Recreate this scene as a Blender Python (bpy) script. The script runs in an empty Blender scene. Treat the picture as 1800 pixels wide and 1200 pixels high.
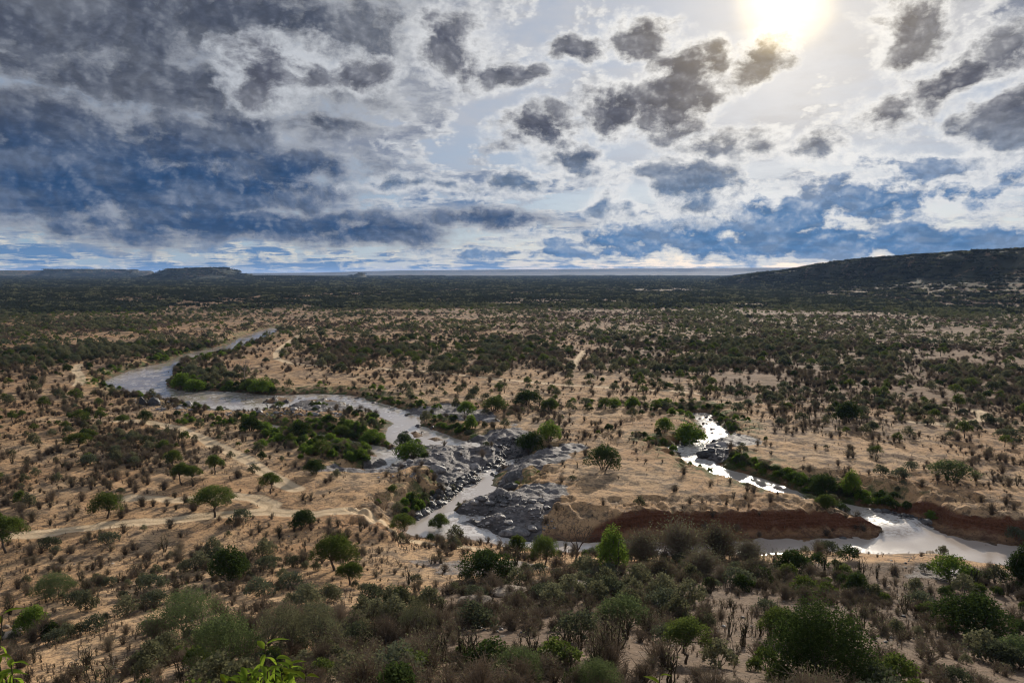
import bpy, math, random, os
import numpy as np
from mathutils import Vector, Matrix
from mathutils.bvhtree import BVHTree

random.seed(7)
RNG = np.random.default_rng(11)
scene = bpy.context.scene
COL = scene.collection
R = math.radians

# ------------------------------------------------------------------ camera
CAM_H = 45.0
FPX = 1334.0            # focal length in pixels of the 1800 px wide photograph
HORIZON = 480.0
PITCH = math.atan((600.0 - HORIZON) / FPX)
cam_d = bpy.data.cameras.new('camera')
cam_d.sensor_width = 36.0
cam_d.lens = 36.0 * FPX / 1800.0
cam_d.clip_start = 0.1
cam_d.clip_end = 120000.0
cam = bpy.data.objects.new('camera', cam_d)
cam.location = (0, 0, CAM_H)
cam.rotation_euler = (math.pi / 2 - PITCH, 0, 0)
COL.objects.link(cam)
scene.camera = cam
CP, SP = math.cos(PITCH), math.sin(PITCH)


def ray(px, py):
    """world direction (camera faces +Y) of a point of the photograph"""
    a = (px - 900.0) / FPX
    b = (600.0 - py) / FPX
    d = np.array([a, CP + b * SP, -SP + b * CP])
    return d / np.linalg.norm(d)


def azel(px, py):
    d = ray(px, py)
    return math.degrees(math.atan2(d[0], d[1])), math.degrees(math.asin(d[2]))


def on_plane(px, py, z=0.0):
    d = ray(px, py)
    t = (z - CAM_H) / d[2]
    return d[0] * t, d[1] * t


def to_px(x, y, z):
    """where a world point falls in the photograph (numpy friendly)"""
    dz = z - CAM_H
    f = y * CP - dz * SP
    u = y * SP + dz * CP
    return 900.0 + FPX * x / f, 600.0 - FPX * u / f


# ------------------------------------------------------------------ world, sun, exposure
SUN_AZ, SUN_EL = azel(1381, 2)
world = bpy.data.worlds.new('World')
scene.world = world
world.use_nodes = True


class NT:
    """short hand for building node trees"""

    def __init__(self, tree):
        self.t = tree
        self.n = tree.nodes
        self.l = tree.links

    def new(self, kind, **kw):
        n = self.n.new(kind)
        for k, v in kw.items():
            setattr(n, k, v)
        return n

    def put(self, sock, v):
        if v is None:
            return
        if isinstance(v, bpy.types.NodeSocket):
            self.l.new(v, sock)
        else:
            sock.default_value = v

    def math(self, op, a, b=None, c=None, clamp=False):
        n = self.new('ShaderNodeMath', operation=op, use_clamp=clamp)
        for i, v in enumerate((a, b, c)):
            self.put(n.inputs[i], v)
        return n.outputs[0]

    def vmath(self, op, a, b=None, scale=None):
        n = self.new('ShaderNodeVectorMath', operation=op)
        self.put(n.inputs[0], a)
        if b is not None:
            self.put(n.inputs[1], b)
        if scale is not None:
            self.put(n.inputs['Scale'], scale)
        return n.outputs['Value'] if op in ('LENGTH', 'DOT_PRODUCT', 'DISTANCE') else n.outputs['Vector']

    def xyz(self, x, y, z=0.0):
        n = self.new('ShaderNodeCombineXYZ')
        for i, v in enumerate((x, y, z)):
            self.put(n.inputs[i], v)
        return n.outputs[0]

    def sep(self, v):
        n = self.new('ShaderNodeSeparateXYZ')
        self.put(n.inputs[0], v)
        return n.outputs

    def noise(self, vec, scale, detail=4.0, rough=0.55, dist=0.0, dim='2D', color=False, lac=2.0):
        n = self.new('ShaderNodeTexNoise', noise_dimensions=dim)
        self.put(n.inputs['Vector'], vec)
        n.inputs['Scale'].default_value = scale
        n.inputs['Detail'].default_value = detail
        n.inputs['Roughness'].default_value = rough
        n.inputs['Distortion'].default_value = dist
        n.inputs['Lacunarity'].default_value = lac
        return n.outputs['Color'] if color else n.outputs['Fac']

    def voronoi(self, vec, scale, dim='2D', feature='F1', rnd=1.0, detail=0.0, rough=0.5):
        n = self.new('ShaderNodeTexVoronoi', voronoi_dimensions=dim, feature=feature)
        self.put(n.inputs['Vector'], vec)
        n.inputs['Scale'].default_value = scale
        n.inputs['Randomness'].default_value = rnd
        if 'Detail' in n.inputs:
            n.inputs['Detail'].default_value = detail
            n.inputs['Roughness'].default_value = rough
        return n.outputs['Distance']

    def smooth(self, v, a, b, lo=0.0, hi=1.0, kind='SMOOTHSTEP'):
        n = self.new('ShaderNodeMapRange', interpolation_type=kind)
        self.put(n.inputs['Value'], v)
        n.inputs['From Min'].default_value = a
        n.inputs['From Max'].default_value = b
        n.inputs['To Min'].default_value = lo
        n.inputs['To Max'].default_value = hi
        return n.outputs['Result']

    def mix(self, f, a, b, blend='MIX'):
        n = self.new('ShaderNodeMix', data_type='RGBA', blend_type=blend)
        self.put(n.inputs[0], f)
        for i, v in ((6, a), (7, b)):
            if isinstance(v, (tuple, list)):
                v = tuple(v) + (1.0,) * (4 - len(v))
            self.put(n.inputs[i], v)
        return n.outputs[2]

    def ramp(self, f, stops, interp='LINEAR'):
        n = self.new('ShaderNodeValToRGB')
        cr = n.color_ramp
        cr.interpolation = interp
        while len(cr.elements) < len(stops):
            cr.elements.new(0.5)
        for e, (p, c) in zip(cr.elements, stops):
            e.position = p
            e.color = tuple(c) + (1.0,) * (4 - len(c))
        self.put(n.inputs[0], f)
        return n.outputs['Color']


OFFS = (0.44,)


def build_sky():
    t = NT(world.node_tree)
    t.n.clear()
    out = t.new('ShaderNodeOutputWorld')
    tc = t.new('ShaderNodeTexCoord')
    d = tc.outputs['Generated']
    x, y, z = t.sep(d)
    az = t.math('MULTIPLY', t.math('ARCTAN2', x, y), 180 / math.pi)
    el = t.math('MULTIPLY', t.math('ARCSINE', z), 180 / math.pi)
    zc = t.math('MAXIMUM', z, 0.0)
    inv = t.math('DIVIDE', 1.0, t.math('ADD', zc, 0.075))
    P = t.xyz(t.math('MULTIPLY', x, inv), t.math('MULTIPLY', y, inv), 0.0)   # a cloud deck seen in perspective
    # angle coordinates in which clouds keep their look; squeezed a little towards the horizon
    A = t.xyz(az, t.math('MULTIPLY', el, 1.35), 0.0)

    sky = t.new('ShaderNodeTexSky', sky_type='NISHITA', sun_disc=False)
    sky.sun_elevation = R(SUN_EL)
    sky.sun_rotation = R(SUN_AZ)
    sky.altitude = 900
    sky.air_density = 1.0
    sky.dust_density = 1.0
    sky.ozone_density = 1.0
    t.l.new(d, sky.inputs[0])
    blue = t.mix(1.0, sky.outputs['Color'], (0.085, 0.085, 0.085), 'MULTIPLY')

    # angular distance from the sun
    sd = (math.sin(R(SUN_AZ)) * math.cos(R(SUN_EL)), math.cos(R(SUN_AZ)) * math.cos(R(SUN_EL)), math.sin(R(SUN_EL)))
    ang = t.math('MULTIPLY', t.math('ARCCOSINE', t.math('MINIMUM', t.vmath('DOT_PRODUCT', d, sd), 0.99999)), 180 / math.pi)

    # ---- noises shared by the layers
    nP = t.noise(P, 0.85, 6, 0.62, 0.0)                      # streaks of the far deck
    nP2 = t.noise(t.vmath('ADD', P, (17.3, 5.1, 0)), 2.4, 6, 0.64)
    wcol = t.noise(A, 0.13, 6, 0.60, color=True)
    warp = t.vmath('SUBTRACT', wcol, (0.5, 0.5, 0.5))
    wx, wy, wz = t.sep(warp)
    AB = t.vmath('ADD', A, t.vmath('SCALE', warp, scale=1.6))
    billow = t.voronoi(AB, 0.26, feature='F1', detail=4.0, rough=0.58)
    # relief: the same puffs looked up a little nearer to the sun; the difference is the lit side
    sa, se = SUN_AZ, SUN_EL * 1.35
    ax, ay, _z = t.sep(A)
    tos = t.vmath('NORMALIZE', t.xyz(t.math('SUBTRACT', sa, ax), t.math('SUBTRACT', se + 4.0, ay), 0.0))
    billowB = t.voronoi(t.vmath('ADD', AB, t.vmath('SCALE', tos, scale=0.36)), 0.26, feature='F1', detail=2.5, rough=0.58)
    nA = t.noise(t.vmath('MULTIPLY', AB, (0.75, 1.15, 1.0)), 0.30, 7, 0.62)
    puffA = t.math('MULTIPLY_ADD', billow, -0.30, t.math('MULTIPLY_ADD', nA, 1.15, 0.06))
    relief = t.math('MULTIPLY', t.math('SUBTRACT', billowB, billow), 0.55)

    # warped angle coordinates for the single clouds
    damp = t.smooth(el, 0.0, 9.0, 0.45, 1.0)
    AW = t.xyz(t.math('MULTIPLY_ADD', t.math('MULTIPLY', wx, damp), 6.0, az),
               t.math('MULTIPLY_ADD', t.math('MULTIPLY', wy, damp), 4.0, el), 0.0)

    def blobs(items):
        acc = None
        for it in items:
            cx, cy, rx, ry = it[:4]
            rot = it[4] if len(it) > 4 else 0.0
            w = it[5] if len(it) > 5 else 1.0
            a0, e0 = azel(cx, cy)
            a1, _ = azel(cx + rx, cy)
            _, e1 = azel(cx, cy - ry)
            m = t.new('ShaderNodeMapping', vector_type='TEXTURE')
            t.put(m.inputs['Vector'], AW)
            m.inputs['Location'].default_value = (a0, e0, 0)
            m.inputs['Rotation'].default_value = (0, 0, R(rot))
            m.inputs['Scale'].default_value = (max(a1 - a0, .05), max(e1 - e0, .05), 1)
            ln = t.vmath('LENGTH', m.outputs[0])
            f = t.math('MULTIPLY_ADD', ln, -w, w)
            acc = f if acc is None else t.math('MAXIMUM', acc, f)
        return acc

    sunny = t.smooth(ang, 0.0, 46.0, 1.0, 0.0)
    low_warm = t.smooth(el, 0.2, 5.5, 1.0, 0.0)

    # ---- thin bright veil that covers most of the sky
    veil_n = t.math('MULTIPLY_ADD', nP, 0.9, t.math('MULTIPLY', nP2, 0.35))
    open_blue = t.smooth(el, 2.0, 10.0)                       # bluer towards the horizon
    veil = t.math('ADD', t.math('MULTIPLY', open_blue, 0.75), t.smooth(veil_n, 0.42, 0.90, -0.35, 0.75))
    veil = t.math('MINIMUM', t.math('MAXIMUM', veil, 0.0), 0.97)
    veil_col = t.mix(sunny, (0.30, 0.36, 0.47), (0.56, 0.555, 0.57))
    veil_col = t.mix(t.smooth(el, 3.0, 12.0, 0.45, 0.0), veil_col, (0.26, 0.36, 0.50))
    veil_col = t.mix(t.math('MULTIPLY', low_warm, 0.6), veil_col, (0.60, 0.57, 0.47))
    base_blue = t.mix(t.smooth(el, 0.0, 8.0), (0.13, 0.30, 0.52), (0.17, 0.28, 0.46))
    base_blue = t.mix(0.30, base_blue, blue)
    col = t.mix(veil, base_blue, veil_col)

    # ---- broken deck of small bright and grey clouds (perspective noise)
    deck = t.math('ADD', t.math('MULTIPLY', nP, 0.70), t.math('MULTIPLY', nP2, 0.42))
    deck = t.math('ADD', deck, t.math('MULTIPLY', t.math('SUBTRACT', 0.62, billow), 0.20))
    cover = t.smooth(el, 0.5, 15.0, 0.045, -0.02)
    left = t.smooth(az, -34.0, 4.0, 0.03, 0.0)
    deck = t.math('ADD', t.math('ADD', deck, cover), left)
    wht = t.mix(sunny, (0.46, 0.49, 0.54), (0.80, 0.785, 0.76))
    wht = t.mix(t.math('MULTIPLY', low_warm, 0.7), wht, (0.80, 0.72, 0.54))
    gry = t.mix(t.smooth(el, 1.0, 11.0), (0.075, 0.185, 0.37), (0.20, 0.225, 0.29))
    gry = t.mix(t.smooth(relief, -0.02, 0.14, 0.0, 0.75), gry, wht)
    wht = t.mix(t.smooth(relief, -0.14, 0.03, 0.55, 0.0), wht, gry)
    d_a = t.smooth(deck, 0.455, 0.545)
    d_t = t.smooth(deck, 0.53, 0.625)
    col = t.mix(t.math('MULTIPLY', d_a, 0.92), col, t.mix(d_t, wht, gry))

    # ---- single clouds, thick and backlit: bright torn rims, dark bodies
    fine = t.noise(AB, 1.3, 5, 0.68)
    fine0 = t.math('SUBTRACT', fine, 0.5)
    streak0 = t.math('ADD', t.math('SUBTRACT', nP, 0.5), t.math('MULTIPLY', t.math('SUBTRACT', nP2, 0.5), 0.5))

    def layer(col, items, core_hi, core_lo, rough, soft, rim_amt, el_lo=3.0, el_hi=13.0, cut=0.12, lit=0.5, fringe=0.16, streak=0.0, fill=0.0):
        F = blobs(items)
        n = t.math('ADD', t.math('MULTIPLY', t.math('SUBTRACT', puffA, OFFS[0]), 1.6),
                   t.math('MULTIPLY', t.math('SUBTRACT', 0.55, billow), 0.30))
        if streak:
            n = t.math('MULTIPLY_ADD', streak0, streak, n)
        F = t.math('MULTIPLY_ADD', n, rough, t.math('ADD', F, fill))
        F1 = t.math('MULTIPLY_ADD', fine0, 0.55, F)
        F2 = t.math('MULTIPLY_ADD', t.math('SUBTRACT', puffA, t.math('MULTIPLY', fine, 0.6)), 0.9, t.math('SUBTRACT', F, 0.18))
        alpha = t.smooth(F1, cut - fringe * 1.25, cut + fringe)
        thick = t.smooth(F2, cut - soft * 0.35, cut + soft)
        core = t.mix(t.smooth(el, el_lo, el_hi), core_lo, core_hi)
        rimc = t.mix(sunny, (0.48, 0.51, 0.56), (0.88, 0.865, 0.84))
        rimc = t.mix(t.math('MULTIPLY', low_warm, 0.45), rimc, (0.70, 0.65, 0.52))
        core = t.mix(t.smooth(t.math('ADD', nA, t.math('MULTIPLY', streak0, 0.5)), 0.36, 0.72, 0.0, 0.40), core, t.mix(0.42, core, rimc))
        rel = t.math('MULTIPLY_ADD', fine0, 0.10, relief)
        core2 = t.mix(t.smooth(rel, -0.03, 0.20, 0.0, lit), core, t.mix(0.35, rimc, core))
        core2 = t.mix(t.smooth(rel, -0.15, 0.0, 0.38, 0.0), core2, t.mix(0.55, core, (0.0, 0.0, 0.0)))
        rim = t.mix(rim_amt, core2, rimc)
        body = t.mix(thick, rim, core2)
        return t.mix(alpha, col, body)

    # wide dark banks on the left and the blue banks low on the right
    col = layer(col, [
        (90, 20, 470, 105, 0, 1.5), (400, 35, 300, 80, 0, 1.3), (640, 50, 110, 70, 0, .8),
        (310, 150, 360, 62, 0, 1.2), (40, 120, 200, 40, 0, .7),
        (100, 250, 400, 100, 0, 1.6), (40, 305, 420, 90, 0, 1.9), (240, 325, 430, 60, 0, 1.8), (340, 262, 220, 60, 0, 1.3),
        (490, 300, 180, 40, 0, 1.1), (560, 205, 110, 24, 0, .8), (420, 210, 160, 40, 0, .9),
        (420, 395, 360, 34, 0, 1.5), (255, 412, 115, 34, 0, 1.2), (650, 410, 180, 24, 0, 1.2), (860, 385, 140, 18, 0, 1.0),
    ], (0.072, 0.086, 0.124), (0.026, 0.070, 0.165), 0.50, 0.62, 0.50, 6.0, 12.0, 0.16, 0.34, 0.42, 1.6, 0.34)
    col = layer(col, [
        (1390, 428, 620, 42, 0, 1.6), (1650, 425, 420, 44, 0, 1.6), (1080, 420, 260, 22, 0, 1.1),
        (1400, 380, 250, 50, 0, 1.3), (1560, 345, 220, 54, 0, 1.2), (1720, 330, 200, 56, 0, 1.2), (1250, 398, 200, 36, 0, 1.1),
        (1650, 275, 260, 46, 0, 1.0), (980, 447, 320, 13, 0, .9),
    ], (0.15, 0.20, 0.30), (0.075, 0.185, 0.37), 0.75, 0.42, 0.9, 3.0, 12.0, 0.20, 0.6, 0.28, 0.8, 0.12)
    # separate cumulus
    col = layer(col, [
        (1078, 190, 96, 66, 0, 1.5), (1190, 160, 92, 108, 0, 1.8), (1240, 115, 46, 56, 0, 1.4),
        (1012, 86, 76, 34, 0, 1.2), (1112, 68, 84, 60, 0, 1.3), (1330, 98, 90, 42, 32, 1.2),
        (1592, 56, 112, 80, 0, 1.4), (1700, 120, 250, 50, 22, 1.4), (1775, 215, 110, 84, 0, 1.4), (1560, 190, 84, 50, 0, 1.0),
        (942, 230, 88, 54, 0, 1.4), (985, 278, 92, 42, 0, 1.3), (1222, 330, 115, 70, 0, 1.6),
        (1070, 354, 44, 32, 0, 1.2), (1104, 364, 40, 22, 0, 1.1), (1458, 264, 70, 40, 0, 1.2), (1290, 262, 130, 42, 8, 1.1),
        (1150, 310, 130, 22, 0, 1.0), (800, 86, 110, 76, 0, 1.3), (905, 128, 84, 36, 0, 1.2), (622, 126, 92, 36, 0, 1.3),
        (478, 135, 110, 74, 0, 1.3), (900, 325, 48, 28, 0, 1.2), (785, 330, 84, 18, 0, 1.0), (700, 335, 84, 18, 0, .9),
    ], (0.092, 0.100, 0.135), (0.11, 0.185, 0.31), 0.62, 0.62, 0.95, 5.0, 11.0, 0.22, 0.45, 0.34, 0.25, 0.16)

    # ---- the glow of the sun behind thin cloud
    g1 = t.smooth(ang, 0.2, 3.9, 1.0, 0.0)
    g2 = t.math('POWER', t.smooth(ang, 0.0, 17.0, 1.0, 0.0, 'LINEAR'), 2.2)
    thin = t.smooth(nP2, 0.30, 0.72, 1.0, 0.75)
    glow = t.vmath('SCALE', (1.0, 0.76, 0.36), scale=t.math('MULTIPLY', t.math('MULTIPLY_ADD', g1, 1.25, t.math('MULTIPLY', g2, 0.40)), thin))
    col = t.vmath('ADD', col, glow)

    bg = t.new('ShaderNodeBackground')
    bg.inputs['Strength'].default_value = 1.0
    t.put(bg.inputs['Color'], col)
    # the rest of the dome, behind and above: a veil and broken deck, toned darker to weaken the fill light, without the single clouds
    nQ = t.noise(P, 0.85, 3, 0.6)
    colq = t.mix(t.smooth(nQ, 0.42, 0.56), t.mix(sunny, (0.27, 0.33, 0.44), (0.56, 0.555, 0.57)), t.mix(t.smooth(nQ, 0.50, 0.62), (0.46, 0.48, 0.52), (0.10, 0.12, 0.165)))
    bgq = t.new('ShaderNodeBackground')
    t.put(bgq.inputs['Color'], colq)
    # below the horizon: plain dull earth light
    bg2 = t.new('ShaderNodeBackground')
    bg2.inputs['Color'].default_value = (0.22, 0.25, 0.29, 1)
    mq = t.new('ShaderNodeMixShader')
    t.put(mq.inputs[0], t.math('MULTIPLY', t.math('LESS_THAN', t.math('ABSOLUTE', az), 44.0), t.math('LESS_THAN', el, 28.0)))
    t.l.new(bgq.outputs[0], mq.inputs[1])
    t.l.new(bg.outputs[0], mq.inputs[2])
    ms = t.new('ShaderNodeMixShader')
    t.put(ms.inputs[0], t.math('GREATER_THAN', z, -0.0005))
    t.l.new(bg2.outputs[0], ms.inputs[1])
    t.l.new(mq.outputs[0], ms.inputs[2])
    t.l.new(ms.outputs[0], out.inputs['Surface'])


build_sky()
world.cycles.sampling_method = 'MANUAL'
world.cycles.sample_map_resolution = 512

sun_d = bpy.data.lights.new('sun', 'SUN')
sun_d.energy = 5.0
sun_d.angle = R(0.6)
sun_d.color = (1.0, 0.90, 0.76)
sun = bpy.data.objects.new('sun', sun_d)
COL.objects.link(sun)
_sd = Vector((math.sin(R(SUN_AZ)) * math.cos(R(SUN_EL)), math.cos(R(SUN_AZ)) * math.cos(R(SUN_EL)), math.sin(R(SUN_EL))))
sun.rotation_euler = _sd.to_track_quat('Z', 'Y').to_euler()
sun.location = (300, 800, 400)

vs = scene.view_settings
vs.view_transform = 'Standard'
vs.look = 'None'
vs.exposure = 0.12
vs.gamma = 1.0
vs.use_curve_mapping = False
cy = scene.cycles
cy.use_adaptive_sampling = True
cy.adaptive_threshold = 0.012
cy.use_denoising = True
cy.filter_width = 1.1
cy.max_bounces = 5
cy.diffuse_bounces = 2
cy.glossy_bounces = 2
cy.transmission_bounces = 3
cy.transparent_max_bounces = 8
cy.volume_bounces = 0
cy.caustics_reflective = False
cy.caustics_refractive = False
cy.sample_clamp_indirect = 3.0


# ------------------------------------------------------------------ helpers
def mesh_from(name, verts, faces, mats=(), mat_idx=None, smooth=False):
    """fast mesh from numpy arrays; faces is (M,3) or (M,4), or a list of such arrays"""
    me = bpy.data.meshes.new(name)
    if not isinstance(faces, list):
        faces = [faces]
    faces = [np.asarray(f, dtype=np.int32) for f in faces if len(f)]
    verts = np.asarray(verts, dtype=np.float32)
    me.vertices.add(len(verts))
    me.vertices.foreach_set('co', verts.ravel())
    loops = np.concatenate([f.ravel() for f in faces])
    sizes = np.concatenate([np.full(len(f), f.shape[1], dtype=np.int32) for f in faces])
    starts = np.concatenate([[0], np.cumsum(sizes)[:-1]]).astype(np.int32)
    me.loops.add(len(loops))
    me.loops.foreach_set('vertex_index', loops)
    me.polygons.add(len(sizes))
    me.polygons.foreach_set('loop_start', starts)
    if mat_idx is not None:
        me.polygons.foreach_set('material_index', np.asarray(mat_idx, dtype=np.int32))
    if smooth:
        me.polygons.foreach_set('use_smooth', np.ones(len(sizes), dtype=bool))
    for m in mats:
        me.materials.append(m)
    me.update(calc_edges=True)
    return me


def link(name, me, parent=None, loc=(0, 0, 0), rotz=0.0, scale=1.0, **props):
    o = bpy.data.objects.new(name, me)
    o.location = loc
    o.rotation_euler = (0, 0, rotz)
    o.scale = (scale,) * 3 if not isinstance(scale, (tuple, list)) else scale
    if parent is not None:
        o.parent = parent
    for k, v in props.items():
        o[k] = v
    COL.objects.link(o)
    return o


_PERM = np.random.default_rng(3).permutation(4096).astype(np.int64)
_GRAD = np.random.default_rng(4).random(4096)


def vnoise(x, y):
    """value noise in 0..1"""
    xi = np.floor(x).astype(np.int64)
    yi = np.floor(y).astype(np.int64)
    fx = x - xi
    fy = y - yi
    fx = fx * fx * fx * (fx * (fx * 6 - 15) + 10)
    fy = fy * fy * fy * (fy * (fy * 6 - 15) + 10)

    def h(a, b):
        return _GRAD[_PERM[(_PERM[a & 4095] + b) & 4095]]
    return ((h(xi, yi) * (1 - fx) + h(xi + 1, yi) * fx) * (1 - fy)
            + (h(xi, yi + 1) * (1 - fx) + h(xi + 1, yi + 1) * fx) * fy)


def fbm(x, y, octv=4, gain=0.5):
    a, s, tot = 1.0, 0.0, 0.0
    for i in range(octv):
        s = s + a * vnoise(x + 17.7 * i, y - 31.3 * i)
        tot += a
        a *= gain
        x, y = x * 2.03, y * 2.03
    return s / tot


def sst(v, a, b):
    t = np.clip((v - a) / (b - a), 0, 1)
    return t * t * (3 - 2 * t)


def poly_sdf(x, y, poly):
    """signed distance (negative inside) from points to a closed polygon"""
    p = np.asarray(poly, float)
    q = np.roll(p, -1, axis=0)
    d2 = np.full(x.shape, 1e12)
    inside = np.zeros(x.shape, bool)
    for (x0, y0), (x1, y1) in zip(p, q):
        ex, ey = x1 - x0, y1 - y0
        wx, wy = x - x0, y - y0
        t = np.clip((wx * ex + wy * ey) / (ex * ex + ey * ey + 1e-9), 0, 1)
        d2 = np.minimum(d2, (wx - t * ex) ** 2 + (wy - t * ey) ** 2)
        c = ((y0 <= y) & (y1 > y)) | ((y1 <= y) & (y0 > y))
        xs = x0 + (y - y0) * ex / (ey if abs(ey) > 1e-9 else 1e-9)
        inside ^= c & (x < xs)
    d = np.sqrt(d2)
    return np.where(inside, -d, d)


def px_poly(pts, z=0.0):
    return [on_plane(a, b, z) for a, b in pts]


# ------------------------------------------------------------------ the river, reach by reach (outline, level of the water)
REACH = []


def reach(pts, zw, bank):
    P = np.array(px_poly(pts, zw))
    REACH.append((P, zw, bank, P.min(0) - 45, P.max(0) + 45))


reach([(496, 573), (478, 576), (462, 580), (440, 588), (420, 594), (412, 600), (402, 607), (385, 610), (350, 617), (330, 622),
       (312, 630), (290, 638), (262, 643), (240, 648), (222, 653), (203, 661), (186, 668), (181, 676), (194, 683), (213, 685),
       (228, 692), (245, 699), (268, 702), (300, 707), (322, 711), (345, 716), (368, 720), (400, 724), (430, 724), (470, 723),
       (520, 718), (560, 715), (600, 716), (632, 716), (655, 728), (678, 736), (690, 744), (680, 754), (677, 766), (680, 776),
       (690, 783), (708, 785), (730, 780), (760, 785), (800, 787), (830, 785), (845, 790), (850, 778), (815, 774), (800, 769),
       (778, 758), (760, 752), (742, 748), (738, 741), (745, 735), (716, 728), (702, 718), (674, 709), (650, 705), (640, 700),
       (620, 695), (590, 693), (560, 692), (530, 693), (500, 695), (470, 694), (430, 690), (400, 688), (340, 686), (310, 684),
       (295, 681), (293, 674), (302, 666), (303, 658), (304, 648), (314, 640), (332, 633), (350, 629), (372, 626), (395, 621),
       (412, 612), (437, 608), (455, 598), (470, 589), (482, 586)], -1.1, 0.32)
reach([(462, 752), (472, 746), (492, 748), (512, 752), (535, 755), (560, 761), (578, 767), (600, 770), (626, 775), (650, 781),
       (676, 786), (692, 794), (700, 803), (712, 808), (706, 815), (690, 820), (668, 824), (640, 828), (664, 820), (673, 811),
       (661, 801), (648, 793), (630, 788), (612, 783), (598, 780), (583, 775), (560, 770), (538, 765), (515, 762), (488, 760)], -1.5, 0.35)
reach([(905, 806), (892, 812), (880, 816), (868, 822), (850, 828), (842, 840), (834, 848), (815, 855), (803, 865), (795, 876),
       (780, 882), (770, 890), (752, 899), (738, 908), (722, 920), (715, 935), (735, 944), (770, 946), (810, 947), (850, 951),
       (890, 958), (960, 966), (1085, 972), (1085, 955), (985, 950), (915, 950), (896, 944), (870, 936), (862, 930), (838, 928),
       (828, 922), (800, 919), (815, 913), (846, 913), (858, 908), (828, 906), (803, 905), (799, 896), (806, 888), (830, 878),
       (852, 872), (876, 863), (884, 858), (862, 852), (868, 842), (866, 833), (876, 824), (897, 816)], -3.3, 0.42)
reach([(1192, 728), (1213, 733), (1226, 738), (1230, 746), (1240, 753), (1243, 760), (1236, 769), (1222, 775), (1203, 780),
       (1190, 784), (1168, 785), (1176, 794), (1194, 794), (1198, 802), (1198, 808), (1214, 815), (1234, 823), (1250, 832),
       (1275, 841), (1300, 849), (1330, 856), (1350, 864), (1375, 872), (1396, 879), (1412, 881), (1428, 884), (1450, 880),
       (1428, 870), (1402, 865), (1380, 853), (1360, 847), (1330, 838), (1310, 832), (1285, 826), (1262, 816), (1242, 808),
       (1228, 804), (1228, 796), (1234, 789), (1247, 782), (1266, 774), (1284, 765), (1278, 756), (1266, 748), (1255, 741),
       (1253, 735), (1254, 729), (1240, 725), (1213, 726)], -1.4, 0.45)
reach([(1418, 880), (1440, 887), (1470, 895), (1500, 906), (1522, 916), (1545, 924), (1572, 934), (1620, 936), (1648, 928), (1622, 915), (1592, 907),
       (1562, 901), (1540, 894), (1505, 888), (1480, 884), (1450, 879), (1430, 875)], -2.7, 0.36)
reach([(1568, 932), (1580, 942), (1560, 946), (1480, 947), (1400, 946), (1330, 949), (1250, 951), (1150, 952), (1085, 954), (1085, 974),
       (1200, 976), (1330, 971), (1400, 968), (1500, 968), (1560, 969), (1640, 972), (1680, 979), (1720, 986), (1760, 991), (1800, 1002), (1950, 1030),
       (1950, 992), (1800, 963), (1760, 956), (1720, 949), (1690, 944), (1660, 938), (1640, 931), (1622, 922), (1600, 922)], -3.6, 1.15)
# islands that stand in the upper river
ISLAND = [np.array(px_poly(p, -0.6)) for p in (
    [(464, 702), (475, 698), (495, 697), (513, 700), (512, 705), (490, 707), (470, 706)],
    [(508, 711), (530, 703), (560, 701), (590, 703), (612, 710), (600, 716), (560, 717), (520, 716)],
    [(738, 745), (745, 738), (770, 742), (800, 750), (830, 760), (828, 770), (805, 769), (778, 757), (755, 750)],
    [(719, 757), (735, 755), (745, 763), (730, 766)], [(747, 768), (770, 765), (782, 770), (765, 772)],
)]
# bare grey bedrock of the rapids
ROCK = [np.array(px_poly(p, -1.5)) for p in (
    [(330, 716), (400, 716), (470, 712), (560, 708), (620, 716), (650, 730), (600, 735), (520, 728), (420, 733), (350, 728)],
    [(690, 790), (780, 785), (850, 770), (905, 760), (945, 775), (920, 800), (880, 822), (845, 838), (815, 862), (790, 850), (740, 840), (660, 850), (600, 838), (560, 845), (640, 826)],
    [(880, 815), (960, 795), (1010, 800), (1030, 820), (960, 838), (890, 850), (860, 858)],
    [(800, 880), (850, 868), (930, 862), (965, 880), (985, 915), (960, 945), (900, 945), (840, 930), (790, 920)],
    [(700, 722), (760, 722), (810, 722), (850, 735), (870, 750), (830, 752), (760, 742), (720, 735)],
    [(1165, 788), (1230, 775), (1290, 768), (1330, 785), (1320, 800), (1270, 815), (1230, 808)],
    [(730, 1030), (830, 1015), (950, 1020), (1010, 1040), (960, 1068), (860, 1075), (760, 1065)],
    [(1540, 1010), (1640, 1000), (1720, 1010), (1700, 1040), (1600, 1045)],
)]
SHADE_SOIL = [np.array(on_plane_pts) for on_plane_pts in (  # part of the near slope whose soil is darkened to imitate shade
    [(-6, 20), (-14, 62), (-10, 92), (16, 103), (30, 116), (70, 118), (95, 112), (120, 60), (60, 15)],
)]
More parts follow.
